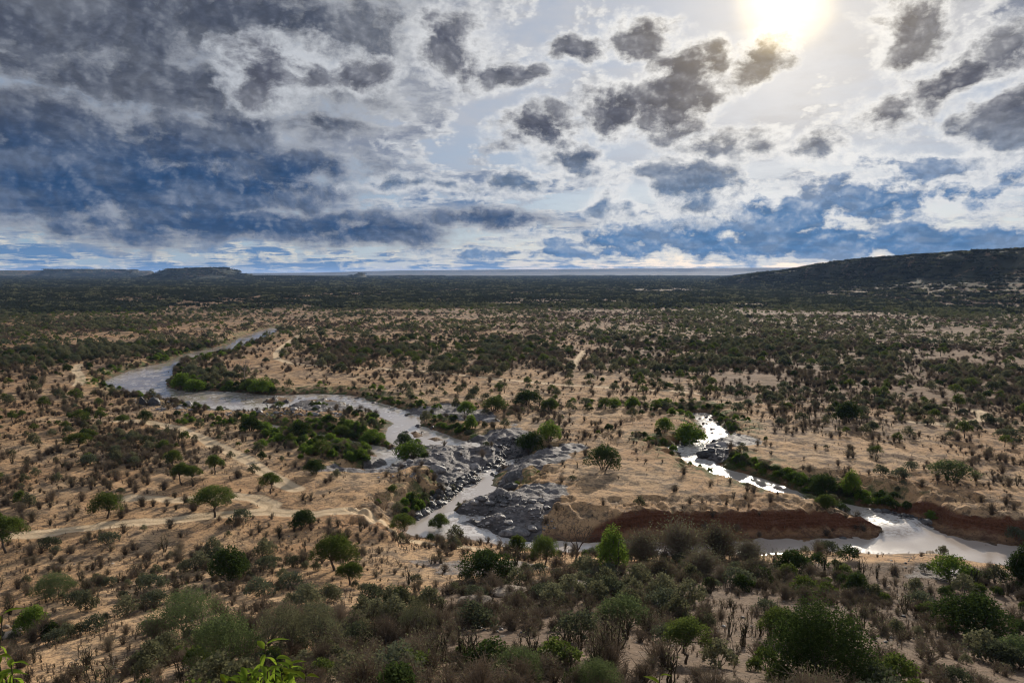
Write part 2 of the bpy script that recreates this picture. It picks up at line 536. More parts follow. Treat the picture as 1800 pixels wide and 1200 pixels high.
# trodden dirt tracks: centre lines in the photograph, projected on the plain
TRACK_PX = [
    [(140, 645), (133, 655), (141, 664), (142, 674), (136, 682)],
    [(545, 577), (528, 590), (510, 603), (494, 614), (486, 625), (488, 635), (510, 641), (560, 646), (640, 650), (720, 654), (800, 662), (880, 670), (960, 678), (1060, 684), (1180, 692), (1230, 697)],
    [(205, 745), (260, 748), (310, 757), (350, 775), (395, 795), (430, 812), (465, 836), (500, 858), (520, 868)],
    [(0, 955), (90, 946), (180, 932), (270, 925), (350, 916), (420, 912), (470, 905), (478, 895), (450, 883), (400, 880), (330, 885), (230, 884)],
    [(470, 905), (560, 912), (640, 905), (690, 925), (760, 945), (850, 960)],
    [(1010, 650), (1018, 632), (1028, 620)],
    [(1400, 606), (1500, 607), (1600, 603), (1700, 606), (1800, 609)],
    [(1660, 720), (1715, 725), (1730, 738), (1722, 745), (1660, 752), (1600, 745)],
    [(322, 545), (340, 538), (352, 533)],
]
TRACK = [np.array(px_poly(t, 0.0)) for t in TRACK_PX]


def line_dist(x, y, line):
    d2 = np.full(x.shape, 1e12)
    for (x0, y0), (x1, y1) in zip(line[:-1], line[1:]):
        ex, ey = x1 - x0, y1 - y0
        t = np.clip(((x - x0) * ex + (y - y0) * ey) / (ex * ex + ey * ey + 1e-9), 0, 1)
        d2 = np.minimum(d2, (x - x0 - t * ex) ** 2 + (y - y0 - t * ey) ** 2)
    return np.sqrt(d2)


# ------------------------------------------------------------------ shape of the land
HILL_D = [0, 2, 3, 5, 10, 20, 40, 60, 80, 100, 120, 138, 5000]
HILL_Z = [43.3, 43.1, 42.5, 40.5, 37.0, 31.6, 22.5, 14.6, 8.4, 3.9, 0.9, 0.0, 0.0]
CREST_X = [1180, 1270, 1330, 1390, 1440, 1500, 1600, 1700, 1800, 2000, 2400, 3000]
CREST_Y = [492, 486.5, 478, 470, 461, 453, 446.5, 441, 437.5, 433, 430, 430]
CREST_D = [2900, 2600, 2400, 2200, 2050, 1900, 1720, 1600, 1500, 1400, 1350, 1300]


def land(x, y):
    """height of the ground before rivers are cut, and the wide masks that go with it"""
    D = np.hypot(x, y)
    az = np.arctan2(x, y)
    px = 900 + FPX * np.tan(np.clip(az, -1.3, 1.3))
    n_big = fbm(x / 420.0, y / 420.0, 4) - 0.5
    n_mid = fbm(x / 38.0 + 9, y / 38.0, 4) - 0.5
    n_sml = fbm(x / 5.5, y / 5.5 + 4, 3) - 0.5
    # the slope the photographer stands on; it reaches further out on the right
    right = sst(np.degrees(az), -4, 10)
    Dh = D - 5.0 * right * sst(D, 30, 90) + 9 * n_mid * sst(D, 25, 70) * (1 - sst(D, 95, 140))
    z = np.interp(Dh, HILL_D, HILL_Z)
    amp = sst(D, 10, 60) * (1 - 0.65 * sst(D, 118, 145))
    z = z + n_mid * 1.4 * amp + n_sml * 0.26 * amp + 0.20 * (fbm(x / 1.7, y / 1.7, 2) - 0.5) * amp * (D < 200)
    # the plain
    far = sst(D, 300, 2500)
    z = z + n_big * (1.0 + 5.0 * far) * sst(D, 170, 800)
    z = z + 5.0 * sst(D, 1200, 3000) - 3.0 * sst(D, 500, 900) * (1 - sst(D, 900, 1500))
    z = z + sst(D, 3200, 9000) * (8 + 16 * (fbm(x / 1500.0, y / 1500.0 + 8, 3) - 0.4))
    # low dark rise on the left of the middle distance
    z = z + 9 * sst(D, 1000, 1700) * (1 - sst(D, 1700, 2400)) * (1 - sst(px, 350, 900))
    # flat-topped butte
    bx, by = (352 - 900) / FPX * 4200.0, 4200.0
    ex = x - bx + 25 * n_mid
    w = np.where(ex < 0, 190.0, 180.0)
    rr = np.sqrt((np.abs(ex) / w) ** 2 + ((y - by) / 260.0) ** 2) + 0.10 * n_mid
    cap = np.interp(rr, [0, .78, .88, 1.0, 1.25, 1.6, 2.1, 99], [59, 58, 50, 40, 22, 8, 0, 0])
    shoulder = 20 * np.exp(-(((x - bx - 420) / 420.0) ** 2 + ((y - by) / 500.0) ** 2))
    z = np.maximum(z, cap + 1.0 + n_sml) + shoulder
    # small rock knob
    kx, ky = (633 - 900) / FPX * 5200.0, 5200.0
    kr = np.hypot((x - kx) / 46.0, (y - ky) / 80.0) + 0.2 * n_mid
    z = z + np.interp(kr, [0, .7, 1.0, 1.5, 9], [34, 31, 12, 0, 0])
    # long flat mesas on the left and right skyline
    def mesa(d0, d1, x0, x1, top, edge, foot):
        f = sst(D, d0 + 500 * n_big, d0 + foot + 500 * n_big) * sst(px, x0 - edge, x0) * (1 - sst(px, x1, x1 + edge))
        step = 0.45 * sst(f, 0.0, 0.7) + 0.55 * sst(f, 0.72, 0.9)
        return top * step
    z = np.maximum(z, mesa(6800, 0, -900, 262, 68.0 + 5 * n_big, 40, 1300))
    z = np.maximum(z, mesa(6400, 0, 85, 240, 73.0, 22, 1100))
    z = np.maximum(z, mesa(5200, 0, 700, 775, 17.0 + 14 * n_mid, 18, 500))
    z = np.maximum(z, mesa(6200, 0, 800, 900, 12.0 + 14 * n_mid, 20, 500))
    z = np.maximum(z, mesa(6600, 0, 985, 1235, 16.0 + 22 * n_mid, 50, 700))
    top = np.interp(px, [420, 560, 620, 700, 900, 1100, 1400, 3000], [40, 52, 74, 98, 118, 138, 152, 160])
    z = np.maximum(z, mesa(13500, 0, -300, 2600, top + 6 * n_big, 300, 2600))
    # scarp on the right
    cd = np.interp(px, CREST_X, CREST_D) + 60 * n_big + 24 * n_mid
    cz = CAM_H + (HORIZON - np.interp(px, CREST_X, CREST_Y)) / FPX * np.interp(px, CREST_X, CREST_D)
    s = cd - D
    prof = np.interp(s + 26 * n_mid, [-800, -60, 0, 22, 60, 120, 260, 430, 700], [0.98, 1.0, 0.99, 0.86, 0.58, 0.44, 0.27, 0.12, 0.0])
    hz = cz * prof * sst(px, 1180, 1330)
    z = np.where(D > 500, np.maximum(z, hz - 9.0), z)
    rim = np.where((D > 500) & (px > 1250), np.interp(s, [-20, 0, 60, 130], [0, 1, 1, 0]), 0.0)
    butte = 1 - sst(rr, 1.2, 2.0)
    dark = np.maximum(butte, np.where((D > 500) & (px > 1200), np.interp(s, [-900, -80, 120, 420], [0.9, 1, 1, 0]), 0.0))
    return z, rim, n_big, n_mid, n_sml, dark


def terrain(x, y):
    z, rim, n_big, n_mid, n_sml, dark = land(x, y)
    n = len(x)
    water = np.full(n, 99.0)          # distance to the nearest water
    level = np.full(n, -99.0)
    red = np.zeros(n)
    rock = 0.22 * rim
    # bedrock first: it rises and falls in long slabs
    near = (y > 40) & (y < 760) & (np.abs(x) < 420)
    idx = np.nonzero(near)[0]
    xs, ys = x[idx], y[idx]
    rk = np.zeros(len(idx))
    jag = fbm(xs / 7.0, ys / 7.0, 3) - 0.5
    for P in ROCK:
        d = poly_sdf(xs, ys, P) + 13 * jag
        rk = np.maximum(rk, (1 - sst(d, -1.5, 1.8)) * (0.52 if P[:, 1].mean() < 112 else 1.0))
    u, v = xs * 0.86 + ys * 0.5, -xs * 0.5 + ys * 0.86
    slab = fbm(u / 3.2, v / 7.5, 4)
    ridge = 1 - np.abs(2 * fbm(u / 2.3 + 5, v / 5.0, 3) - 1) * 2.2
    terr = np.floor(slab * 7) / 7 + 0.6 / 7 * sst(slab * 7 - np.floor(slab * 7), .55, 1.0)
    rock_z = 1.3 * (0.3 * slab + 0.7 * terr - 0.5) + 0.22 * np.clip(ridge, 0, 1)
    rock_z = rock_z + 0.75 * (fbm(u / 0.9, v / 2.4 + 3, 2) - 0.5)
    zz = z[idx]
    on_flat = sst(zz, 6, 2)
    zz = zz + rk * rock_z * (0.4 + 0.6 * on_flat) - rk * 0.55 * on_flat
    cut = np.full(len(idx), 99.0)
    lv = np.full(len(idx), -99.0)
    best = np.full(len(idx), 99.0)
    red_i = np.zeros(len(idx))
    wob = (fbm(xs / 3.3 + 2, ys / 3.3, 3) - 0.5)
    gul = (fbm(xs / 9.0 + 7, ys / 14.0, 3) - 0.5)
    for k, (P, zw, bank, lo, hi) in enumerate(REACH):
        m = (xs > lo[0]) & (xs < hi[0]) & (ys > lo[1]) & (ys < hi[1])
        j = np.nonzero(m)[0]
        if not len(j):
            continue
        d = poly_sdf(xs[j], ys[j], P) + (1.6 * wob[j] if k < 5 else 0.9 * wob[j] + 3.0 * gul[j])
        jx, jy = to_px(xs[j], ys[j], zw)
        if k == 5:
            near_side = sst(jy, 960 + np.maximum(0, jx - 1560) * 0.10, 966 + np.maximum(0, jx - 1560) * 0.10)
        elif k == 2:
            near_side = sst(jy, 938, 946) * (jx > 700)
        else:
            near_side = np.zeros(len(j))
        b = bank * (1 - 0.72 * near_side) * (1 + 1.2 * wob[j])
        if k == 5:      # undercut banks: low beach, slumped earth, then a steep lip
            b0 = np.interp(d, [-9, 0, 2.0, 3.6, 4.6, 5.2, 60], [-.9, 0, .45, 1.3, 3.3, 3.9, 8])
            prof = zw + b0 * (1 - near_side) + near_side * np.minimum(b0, d * 0.26 + 0.03) + (0.7 - 0.4 * near_side) * wob[j] + (1 - near_side) * sst(d, 0.5, 3) * 1.7 * (fbm(xs[j] / 1.4, ys[j] / 2.6, 3) - 0.5)
            red_i[j] = np.maximum(red_i[j], (0.55 * sst(d, -0.5, 0.6) + 0.45 * sst(d, 2.6, 3.6)) * (1 - sst(d, 4.9, 5.6)) * (1 - near_side))
        else:
            prof = zw + np.where(d < 0, np.maximum(d * 0.3, -0.9), d * np.where(near_side > .5, 0.25, b))
            red_i[j] = np.maximum(red_i[j], 0.45 * sst(d, -0.5, 0.5) * (1 - sst(d, 2, 4.0)))
        prof = prof + np.maximum(0, d - 13 - 12 * near_side) * 2.5
        cut[j] = np.minimum(cut[j], prof)
        nearer = d < best[j]
        best[j] = np.where(nearer, d, best[j])
        lv[j] = np.where(nearer, zw, lv[j])
    zz2 = np.minimum(zz, cut)
    # slabs and rubble break the water in the rapids
    rough = rk * (best < 3) * np.clip(terr * 1.9 - 0.86, -0.6, 0.6)
    zz2 = zz2 + np.where(best < 3, rough * 1.15, 0)
    for P in ISLAND:
        d = poly_sdf(xs, ys, P) + 1.5 * wob
        zz2 = np.maximum(zz2, np.where(d < 4, -1.1 - d * 0.45, -99).clip(-99, -0.35))
    # scattered flat stones in the wide upper reach
    st = fbm(xs / 2.6 + 40, ys / 2.0, 3)
    zz2 = zz2 + np.where((best < -1.0) & (ys > 215) & (ys < 360), np.clip((st - 0.66) * 9.0, 0, 0.95), 0)
    rk = np.maximum(rk, ((best < -1.0) & (ys > 215) & (ys < 360) & (st > 0.655)) * 1.0)
    z[idx] = zz2
    water[idx] = best
    level[idx] = lv
    red[idx] = red_i
    rock = np.asarray(rock)
    rock[idx] = np.maximum(rock[idx], rk)
    lit = np.zeros(n)
    m = np.hypot(x, y) < 160
    for P in SHADE_SOIL:
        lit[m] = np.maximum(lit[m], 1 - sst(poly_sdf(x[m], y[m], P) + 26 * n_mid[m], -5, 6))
    trk = np.full(n, 99.0)
    m = (y > 60) & (y < 900)
    for L in TRACK:
        trk[m] = np.minimum(trk[m], line_dist(x[m], y[m], L))
    z = z - np.where(trk < 3, 0.12 * (1 - sst(trk, 0.9, 2.6)), 0)
    # open places and thickly wooded ones
    return z, water, level, rock, red, lit, trk, n_big, dark


# ------------------------------------------------------------------ the ground as one sheet out to the horizon
az_in = np.arange(-37.5, 37.51, 0.135)
az_all = np.concatenate([np.linspace(-75, -39, 18), az_in, np.linspace(39, 75, 18)])
rad = [0.4]
while rad[-1] < 42000:
    r_ = rad[-1]
    if r_ < 12:
        st_ = 0.6
    elif r_ < 85:
        st_ = 0.75
    elif r_ < 185:
        st_ = 0.42
    elif r_ < 330:
        st_ = 0.42 + (r_ - 185) * 0.005
    elif r_ < 1500:
        st_ = r_ * 0.0062
    else:
        st_ = r_ * 0.0105
    rad.append(r_ + st_)
rad = np.array(rad)
NA, NR = len(az_all), len(rad)
AZ, RR = np.meshgrid(np.radians(az_all), rad)
GX, GY = (RR * np.sin(AZ)).ravel(), (RR * np.cos(AZ)).ravel()
GZ, G_WATER, G_LEVEL, G_ROCK, G_RED, G_LIT, G_TRK, G_NB, G_DARK = terrain(GX, GY)
ii = np.arange(NA * NR).reshape(NR, NA)
QUADS = np.stack([ii[:-1, :-1], ii[:-1, 1:], ii[1:, 1:], ii[1:, :-1]], -1).reshape(-1, 4)
GV = np.stack([GX, GY, GZ], 1)


def height_at(x, y):
    """bilinear look-up in the ground sheet"""
    x, y = np.asarray(x, float), np.asarray(y, float)
    D, a = np.hypot(x, y), np.degrees(np.arctan2(x, y))
    fi = np.clip(np.interp(D, rad, np.arange(NR)), 0, NR - 1.001)
    fj = np.clip(np.interp(a, az_all, np.arange(NA)), 0, NA - 1.001)
    i, j = fi.astype(int), fj.astype(int)
    u, v = fi - i, fj - j
    Z = GZ.reshape(NR, NA)
    return (Z[i, j] * (1 - u) * (1 - v) + Z[i + 1, j] * u * (1 - v) + Z[i, j + 1] * (1 - u) * v + Z[i + 1, j + 1] * u * v)


def field_at(F, x, y):
    D, a = np.hypot(x, y), np.degrees(np.arctan2(x, y))
    i = np.clip(np.rint(np.interp(D, rad, np.arange(NR))), 0, NR - 1).astype(int)
    j = np.clip(np.rint(np.interp(a, az_all, np.arange(NA))), 0, NA - 1).astype(int)
    return F.reshape(NR, NA)[i, j]


def ground_point(px, py):
    """first place where the sight line of a photograph point meets the ground"""
    d = ray(px, py)
    t = np.concatenate([np.arange(20, 400, 0.25), np.geomspace(400, 30000, 6000)])
    X, Y, Z = d[0] * t, d[1] * t, CAM_H + d[2] * t
    h = height_at(X, Y)
    k = np.nonzero(Z <= h)[0]
    k = k[0] if len(k) else len(t) - 1
    return float(X[k]), float(Y[k]), float(h[k])


# ------------------------------------------------------------------ materials of the land
def new_mat(name):
    m = bpy.data.materials.new(name)
    m.use_nodes = True
    t = NT(m.node_tree)
    t.n.clear()
    t.out = t.new('ShaderNodeOutputMaterial')
    return m, t


def ground_material():
    m, t = new_mat('dry_savanna_soil')
    geo = t.new('ShaderNodeNewGeometry')
    P = geo.outputs['Position']
    def attr(n):
        a = t.new('ShaderNodeAttribute', attribute_name=n)
        return a.outputs['Fac']
    n1 = t.noise(P, 0.035, 5, 0.6, dim='3D')
    n2 = t.noise(P, 0.32, 5, 0.62, dim='3D')
    n3 = t.noise(P, 2.6, 4, 0.6, dim='3D')
    sand = t.ramp(n1, [(0.30, (0.37, 0.20, 0.092)), (0.48, (0.50, 0.305, 0.152)), (0.60, (0.56, 0.375, 0.21)), (0.72, (0.46, 0.285, 0.15))])
    sand = t.mix(t.smooth(n3, 0.35, 0.7, 0.0, 0.35), sand, (0.30, 0.20, 0.125))
    # dry grass, twigs and leaf litter in drifts
    drift = t.smooth(t.math('ADD', n2, t.math('MULTIPLY', n1, 0.5)), 0.74, 0.92)
    col = t.mix(t.math('MULTIPLY', drift, 0.78), sand, t.ramp(n3, [(0.3, (0.105, 0.08, 0.058)), (0.7, (0.22, 0.17, 0.115))]))
    # specks of dead grass, dung and twigs
    n4 = t.noise(P, 1.15, 5, 0.72, dim='3D')
    n5 = t.noise(P, 4.2, 3, 0.7, dim='3D')
    spk = t.smooth(t.math('MULTIPLY_ADD', n5, 0.35, t.math('MULTIPLY_ADD', n2, 0.45, n4)), 0.86, 1.0)
    col = t.mix(t.math('MULTIPLY', spk, 0.72), col, (0.115, 0.080, 0.054))
    col = t.mix(t.smooth(n5, 0.50, 0.68, 0.0, 0.26), col, t.mix(0.65, col, (0.06, 0.04, 0.025)))
    # brown earth and dead grass of the plain
    br = t.smooth(t.math('ADD', attr('brown'), t.math('MULTIPLY', t.math('SUBTRACT', t.math('ADD', n2, n1), 1.0), 1.6)), 0.30, 0.72)
    col = t.mix(t.math('MULTIPLY', br, 0.80), col, t.ramp(n3, [(0.3, (0.085, 0.054, 0.035)), (0.7, (0.215, 0.135, 0.083))]))
    # stony hillside soil, coloured darker in place of cloud shade
    lit = t.smooth(t.math('ADD', attr('shade_soil'), t.math('MULTIPLY', t.math('SUBTRACT', n2, 0.5), 0.9)), 0.25, 0.75)
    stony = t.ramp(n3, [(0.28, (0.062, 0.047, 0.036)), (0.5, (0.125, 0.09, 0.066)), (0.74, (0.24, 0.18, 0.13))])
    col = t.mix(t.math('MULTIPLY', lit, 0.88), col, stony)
    # trodden tracks: pale, with a darker strip between the two ruts
    tr = attr('track')
    tn = t.math('ADD', tr, t.math('MULTIPLY', t.math('SUBTRACT', n2, 0.5), 0.8))
    tm = t.smooth(tn, 1.5, 2.3, 0.95, 0.0)
    mid = t.smooth(tn, 0.2, 0.6, 0.55, 0.0)
    tcol = t.mix(mid, (0.64, 0.48, 0.30), (0.38, 0.27, 0.16))
    col = t.mix(tm, col, tcol)
    # red earth of the banks, layered
    sx, sy, sz = t.sep(P)
    lay = t.noise(t.xyz(t.math('MULTIPLY', sx, 0.06), t.math('MULTIPLY', sy, 0.06), t.math('MULTIPLY', sz, 1.3)), 1.8, 5, 0.7, dim='3D')
    lay = t.math('MULTIPLY_ADD', t.math('SUBTRACT', n3, 0.5), 0.55, lay)
    redc = t.ramp(lay, [(0.3, (0.070, 0.025, 0.014)), (0.52, (0.150, 0.058, 0.031)), (0.72, (0.19, 0.10, 0.065))])
    col = t.mix(t.math('MULTIPLY', attr('red'), 0.95), col, redc)
    # green fringe along the water
    gf = t.math('MULTIPLY', attr('green'), t.smooth(n2, 0.42, 0.62))
    col = t.mix(gf, col, t.ramp(n3, [(0.3, (0.05, 0.075, 0.02)), (0.7, (0.15, 0.18, 0.06))]))
    # bedrock
    rn = t.noise(t.vmath('MULTIPLY', P, (0.5, 0.9, 2.0)), 0.9, 6, 0.68, dim='3D')
    rockc = t.ramp(rn, [(0.28, (0.045, 0.040, 0.038)), (0.46, (0.125, 0.11, 0.105)), (0.62, (0.235, 0.205, 0.19)), (0.8, (0.33, 0.28, 0.25))])
    rk = t.smooth(t.math('ADD', attr('rock'), t.math('MULTIPLY', t.math('SUBTRACT', n3, 0.5), 0.5)), 0.3, 0.62)
    col = t.mix(rk, col, rockc)
    # wet margin
    col = t.mix(t.math('MULTIPLY', attr('wet'), 0.85), col, t.mix(1.0, col, (0.35, 0.32, 0.3), 'MULTIPLY'))
    # bushland too far off to be built plant by plant
    v1 = t.noise(P, 0.045, 4, 0.7, dim='3D')
    v2 = t.noise(P, 0.0035, 5, 0.6, dim='3D')
    wood = t.smooth(t.math('ADD', v1, t.math('MULTIPLY', t.math('SUBTRACT', v2, 0.5), 0.55)), 0.33, 0.47)
    col = t.mix(t.math('MULTIPLY', attr('far'), wood), col, t.ramp(v1, [(0.3, (0.022, 0.030, 0.018)), (0.7, (0.055, 0.062, 0.036))]))
    bs = t.new('ShaderNodeBsdfPrincipled')
    t.put(bs.inputs['Base Color'], col)
    t.put(bs.inputs['Roughness'], t.math('SUBTRACT', t.math('MULTIPLY_ADD', rk, -0.22, 0.95), t.math('MULTIPLY', attr('wet'), 0.22)))
    t.put(bs.inputs['Specular IOR Level'], t.math('MULTIPLY_ADD', rk, 0.16, 0.12))
    bmp = t.new('ShaderNodeBump')
    bmp.inputs['Strength'].default_value = 0.8
    bmp.inputs['Distance'].default_value = 0.35
    h = t.math('ADD', t.math('MULTIPLY', n3, t.math('MULTIPLY_ADD', attr('red'), 2.0, 0.8)), t.math('ADD', t.math('MULTIPLY', n2, 0.8), t.math('MULTIPLY', t.math('MULTIPLY', rn, rk), 1.6)))
    t.put(bmp.inputs['Height'], h)
    t.l.new(bmp.outputs[0], bs.inputs['Normal'])
    t.l.new(bs.outputs[0], t.out.inputs['Surface'])
    return m


def water_material():
    m, t = new_mat('silty_river_water')
    geo = t.new('ShaderNodeNewGeometry')
    P = geo.outputs['Position']
    w1 = t.noise(t.vmath('MULTIPLY', P, (0.8, 1.0, 1.0)), 1.5, 4, 0.6, dim='3D')
    w2 = t.noise(P, 0.28, 3, 0.55, dim='3D')
    w3 = t.noise(P, 0.06, 3, 0.5, dim='3D')
    bs = t.new('ShaderNodeBsdfPrincipled')
    col = t.mix(t.smooth(w3, 0.35, 0.65), (0.43, 0.36, 0.30), (0.54, 0.465, 0.395))
    a = t.new('ShaderNodeAttribute', attribute_name='foam')
    foam = t.math('MULTIPLY', a.outputs['Fac'], t.smooth(t.math('ADD', w1, t.math('MULTIPLY', w2, 0.4)), 0.60, 0.74))
    col = t.mix(foam, col, (0.62, 0.58, 0.54))
    t.put(bs.inputs['Base Color'], col)
    t.put(bs.inputs['Roughness'], t.math('MULTIPLY_ADD', foam, 0.5, t.smooth(w3, 0.35, 0.65, 0.06, 0.24)))
    bs.inputs['IOR'].default_value = 1.33
    bs.inputs['Coat Weight'].default_value = 0.6
    bs.inputs['Coat Roughness'].default_value = 0.10
    bs.inputs['Specular IOR Level'].default_value = 0.6
    bmp = t.new('ShaderNodeBump')
    bmp.inputs['Strength'].default_value = 0.22
    bmp.inputs['Distance'].default_value = 0.16
    t.put(bmp.inputs['Height'], t.math('MULTIPLY', t.math('ADD', w1, t.math('MULTIPLY', w2, 0.8)), t.smooth(w3, 0.38, 0.62, 0.35, 1.5)))
    t.l.new(bmp.outputs[0], bs.inputs['Normal'])
    t.l.new(bs.outputs[0], t.out.inputs['Surface'])
    return m


M_GROUND = ground_material()
M_WATER = water_material()
gme = mesh_from('ground', GV, QUADS, [M_GROUND], smooth=True)
D_ALL = np.hypot(GX, GY)
green = np.where((G_WATER > -1) & (G_WATER < 14), (1 - sst(G_WATER, 3.0, 13.0)), 0.0) * (G_RED < 0.7) * (GY > 150)
PXA, PYA = to_px(GX, np.maximum(GY, 1.0), GZ)
brown = sst(D_ALL, 190, 400) * (0.46 + 0.26 * sst(PXA, 700, 1250)) + 0.36 * sst(PXA, 1150, 1400) * sst(D_ALL, 150, 200) + 0.25 * sst(D_ALL, 600, 1000)
for nm, arr in (('brown', brown), ('rock', G_ROCK), ('red', G_RED), ('shade_soil', G_LIT), ('track', np.minimum(G_TRK, 50)),
                ('green', green), ('wet', 1 - sst(G_WATER, 0.4, 2.4)), ('far', np.maximum(sst(D_ALL, 1000, 3200), 0.9 * G_DARK))):
    at = gme.attributes.new(nm, 'FLOAT', 'POINT')
    at.data.foreach_set('value', np.asarray(arr, dtype=np.float32))
ground = link('ground', gme, kind='structure')

# water: one sheet per river, lying at the level of each reach
qd = G_WATER[QUADS]
wq = QUADS[(qd.min(1) < 2.2) & (G_LEVEL[QUADS].min(1) > -50)]
used, invq = np.unique(wq.ravel(), return_inverse=True)
wq2 = invq.reshape(-1, 4)
lvl = G_LEVEL[used].copy()
# let the level step down smoothly from reach to reach
nb_sum = np.zeros(len(used)); nb_cnt = np.zeros(len(used))
for _ in range(25):
    qm = lvl[wq2].mean(1)
    nb_sum[:] = 0; nb_cnt[:] = 0
    for c in range(4):
        np.add.at(nb_sum, wq2[:, c], qm)
        np.add.at(nb_cnt, wq2[:, c], 1)
    lvl = nb_sum / np.maximum(nb_cnt, 1)
wv = np.stack([GX[used], GY[used], lvl], 1)
wme = mesh_from('river', wv, wq2, [M_WATER], smooth=True)
slope_w = np.abs(lvl - G_LEVEL[used])
pxw, pyw = to_px(GX[used], GY[used], lvl)
foam = np.clip(slope_w * 1.2 + G_ROCK[used] * 0.9 + 0.7 * np.exp(-(((pxw - 1225) / 60) ** 2 + ((pyw - 785) / 45) ** 2))
               + 0.8 * np.exp(-(((pxw - 1560) / 70) ** 2 + ((pyw - 912) / 14) ** 2)), 0, 1)
at = wme.attributes.new('foam', 'FLOAT', 'POINT')
at.data.foreach_set('value', foam.astype(np.float32))
river = link('river', wme, kind='structure')


# ------------------------------------------------------------------ plant materials
def leaf_material(name, dark, light, trans, amount=0.35, rnd=0.5):
    m, t = new_mat(name)
    geo = t.new('ShaderNodeNewGeometry')
    oi = t.new('ShaderNodeObjectInfo')
    tc = t.new('ShaderNodeTexCoord')
    n = t.noise(tc.outputs['Object'], 1.1, 3, 0.6, dim='3D')
    f = t.math('ADD', t.math('MULTIPLY', n, 0.9), t.math('MULTIPLY', t.math('SUBTRACT', oi.outputs['Random'], 0.5), rnd))
    col = t.ramp(t.math('ADD', f, t.math('MULTIPLY', t.math('SUBTRACT', geo.outputs['Random Per Island'], 0.5), 0.5)), [(0.15, dark), (0.8, light)])
    di = t.new('ShaderNodeBsdfDiffuse')
    tr = t.new('ShaderNodeBsdfTranslucent')
    t.put(di.inputs['Color'], col)
    t.put(tr.inputs['Color'], t.mix(0.6, col, trans))
    mx = t.new('ShaderNodeMixShader')
    mx.inputs[0].default_value = amount
    t.l.new(di.outputs[0], mx.inputs[1])
    t.l.new(tr.outputs[0], mx.inputs[2])
    t.l.new(mx.outputs[0], t.out.inputs['Surface'])
    return m


def bark_material(name, a, b):
    m, t = new_mat(name)
    tc = t.new('ShaderNodeTexCoord')
    oi = t.new('ShaderNodeObjectInfo')
    n = t.noise(tc.outputs['Object'], 6.0, 3, 0.6, dim='3D')
    col = t.mix(t.math('MULTIPLY_ADD', t.math('SUBTRACT', oi.outputs['Random'], 0.5), 0.5, n), a, b)
    bs = t.new('ShaderNodeBsdfPrincipled')
    t.put(bs.inputs['Base Color'], col)
    bs.inputs['Roughness'].default_value = 0.9
    bs.inputs['Specular IOR Level'].default_value = 0.15
    t.l.new(bs.outputs[0], t.out.inputs['Surface'])
    return m


M_ACACIA = leaf_material('acacia_leaf', (0.030, 0.046, 0.014), (0.105, 0.135, 0.045), (0.17, 0.22, 0.04), 0.40)
M_DARK = leaf_material('dark_bush_leaf', (0.020, 0.032, 0.012), (0.060, 0.082, 0.030), (0.09, 0.14, 0.03), 0.30)
M_BRIGHT = leaf_material('riverside_leaf', (0.050, 0.085, 0.018), (0.13, 0.19, 0.04), (0.24, 0.34, 0.05), 0.45)
M_FEATHER = leaf_material('feathery_leaf', (0.055, 0.075, 0.030), (0.125, 0.155, 0.070), (0.17, 0.22, 0.08), 0.40)
M_OLIVE = leaf_material('olive_scrub_leaf', (0.065, 0.068, 0.042), (0.175, 0.172, 0.105), (0.21, 0.21, 0.10), 0.38, 0.8)
M_SHADE_THICKET = leaf_material('distant_thicket_shade', (0.030, 0.037, 0.026), (0.075, 0.082, 0.055), (0.06, 0.07, 0.03), 0.2, 0.7)  # leaf colour darkened to imitate cloud shadow on the far plain
M_GREY = leaf_material('grey_green_scrub_leaf', (0.045, 0.052, 0.034), (0.125, 0.135, 0.088), (0.13, 0.15, 0.07), 0.34, 0.8)
M_TWIG = leaf_material('dry_twig', (0.075, 0.058, 0.044), (0.22, 0.172, 0.125), (0.20, 0.15, 0.10), 0.15, 0.7)
M_STALK = leaf_material('upright_stalk', (0.040, 0.036, 0.024), (0.110, 0.090, 0.060), (0.12, 0.10, 0.05), 0.10, 0.6)
M_LUSH = leaf_material('broad_leaf', (0.050, 0.100, 0.015), (0.115, 0.190, 0.030), (0.33, 0.45, 0.04), 0.50)
M_BARK = bark_material('grey_bark', (0.050, 0.040, 0.032), (0.150, 0.120, 0.095))
M_PALEBARK = bark_material('bleached_wood', (0.16, 0.13, 0.105), (0.33, 0.28, 0.23))


# ------------------------------------------------------------------ plant shapes (metres, standing on the origin)
class Build:
    def __init__(self):
        self.v, self.q, self.t, self.n = [], [], [], 0

    def quads(self, V):
        V = np.asarray(V, float)             # (k,4,3)
        k = len(V)
        self.v.append(V.reshape(-1, 3))
        self.q.append(np.arange(k * 4).reshape(-1, 4) + self.n)
        self.n += k * 4

    def tube(self, pts, radii, sides=5):
        pts = np.asarray(pts, float)
        k = len(pts)
        tang = np.gradient(pts, axis=0)
        tang /= np.linalg.norm(tang, axis=1)[:, None] + 1e-9
        ref = np.array([0.31, 0.95, 0.05])
        a = np.cross(tang, ref)
        a /= np.linalg.norm(a, axis=1)[:, None] + 1e-9
        b = np.cross(tang, a)
        th = np.arange(sides) * 2 * math.pi / sides
        ring = pts[:, None, :] + np.asarray(radii)[:, None, None] * (np.cos(th)[None, :, None] * a[:, None, :] + np.sin(th)[None, :, None] * b[:, None, :])
        self.v.append(ring.reshape(-1, 3))
        i = np.arange(k * sides).reshape(k, sides) + self.n
        j = np.roll(i, -1, axis=1)
        self.q.append(np.stack([i[:-1], j[:-1], j[1:], i[1:]], -1).reshape(-1, 4))
        self.n += k * sides

    def mesh(self, name, mat):
        return mesh_from(name, np.concatenate(self.v), np.concatenate(self.q), [mat])


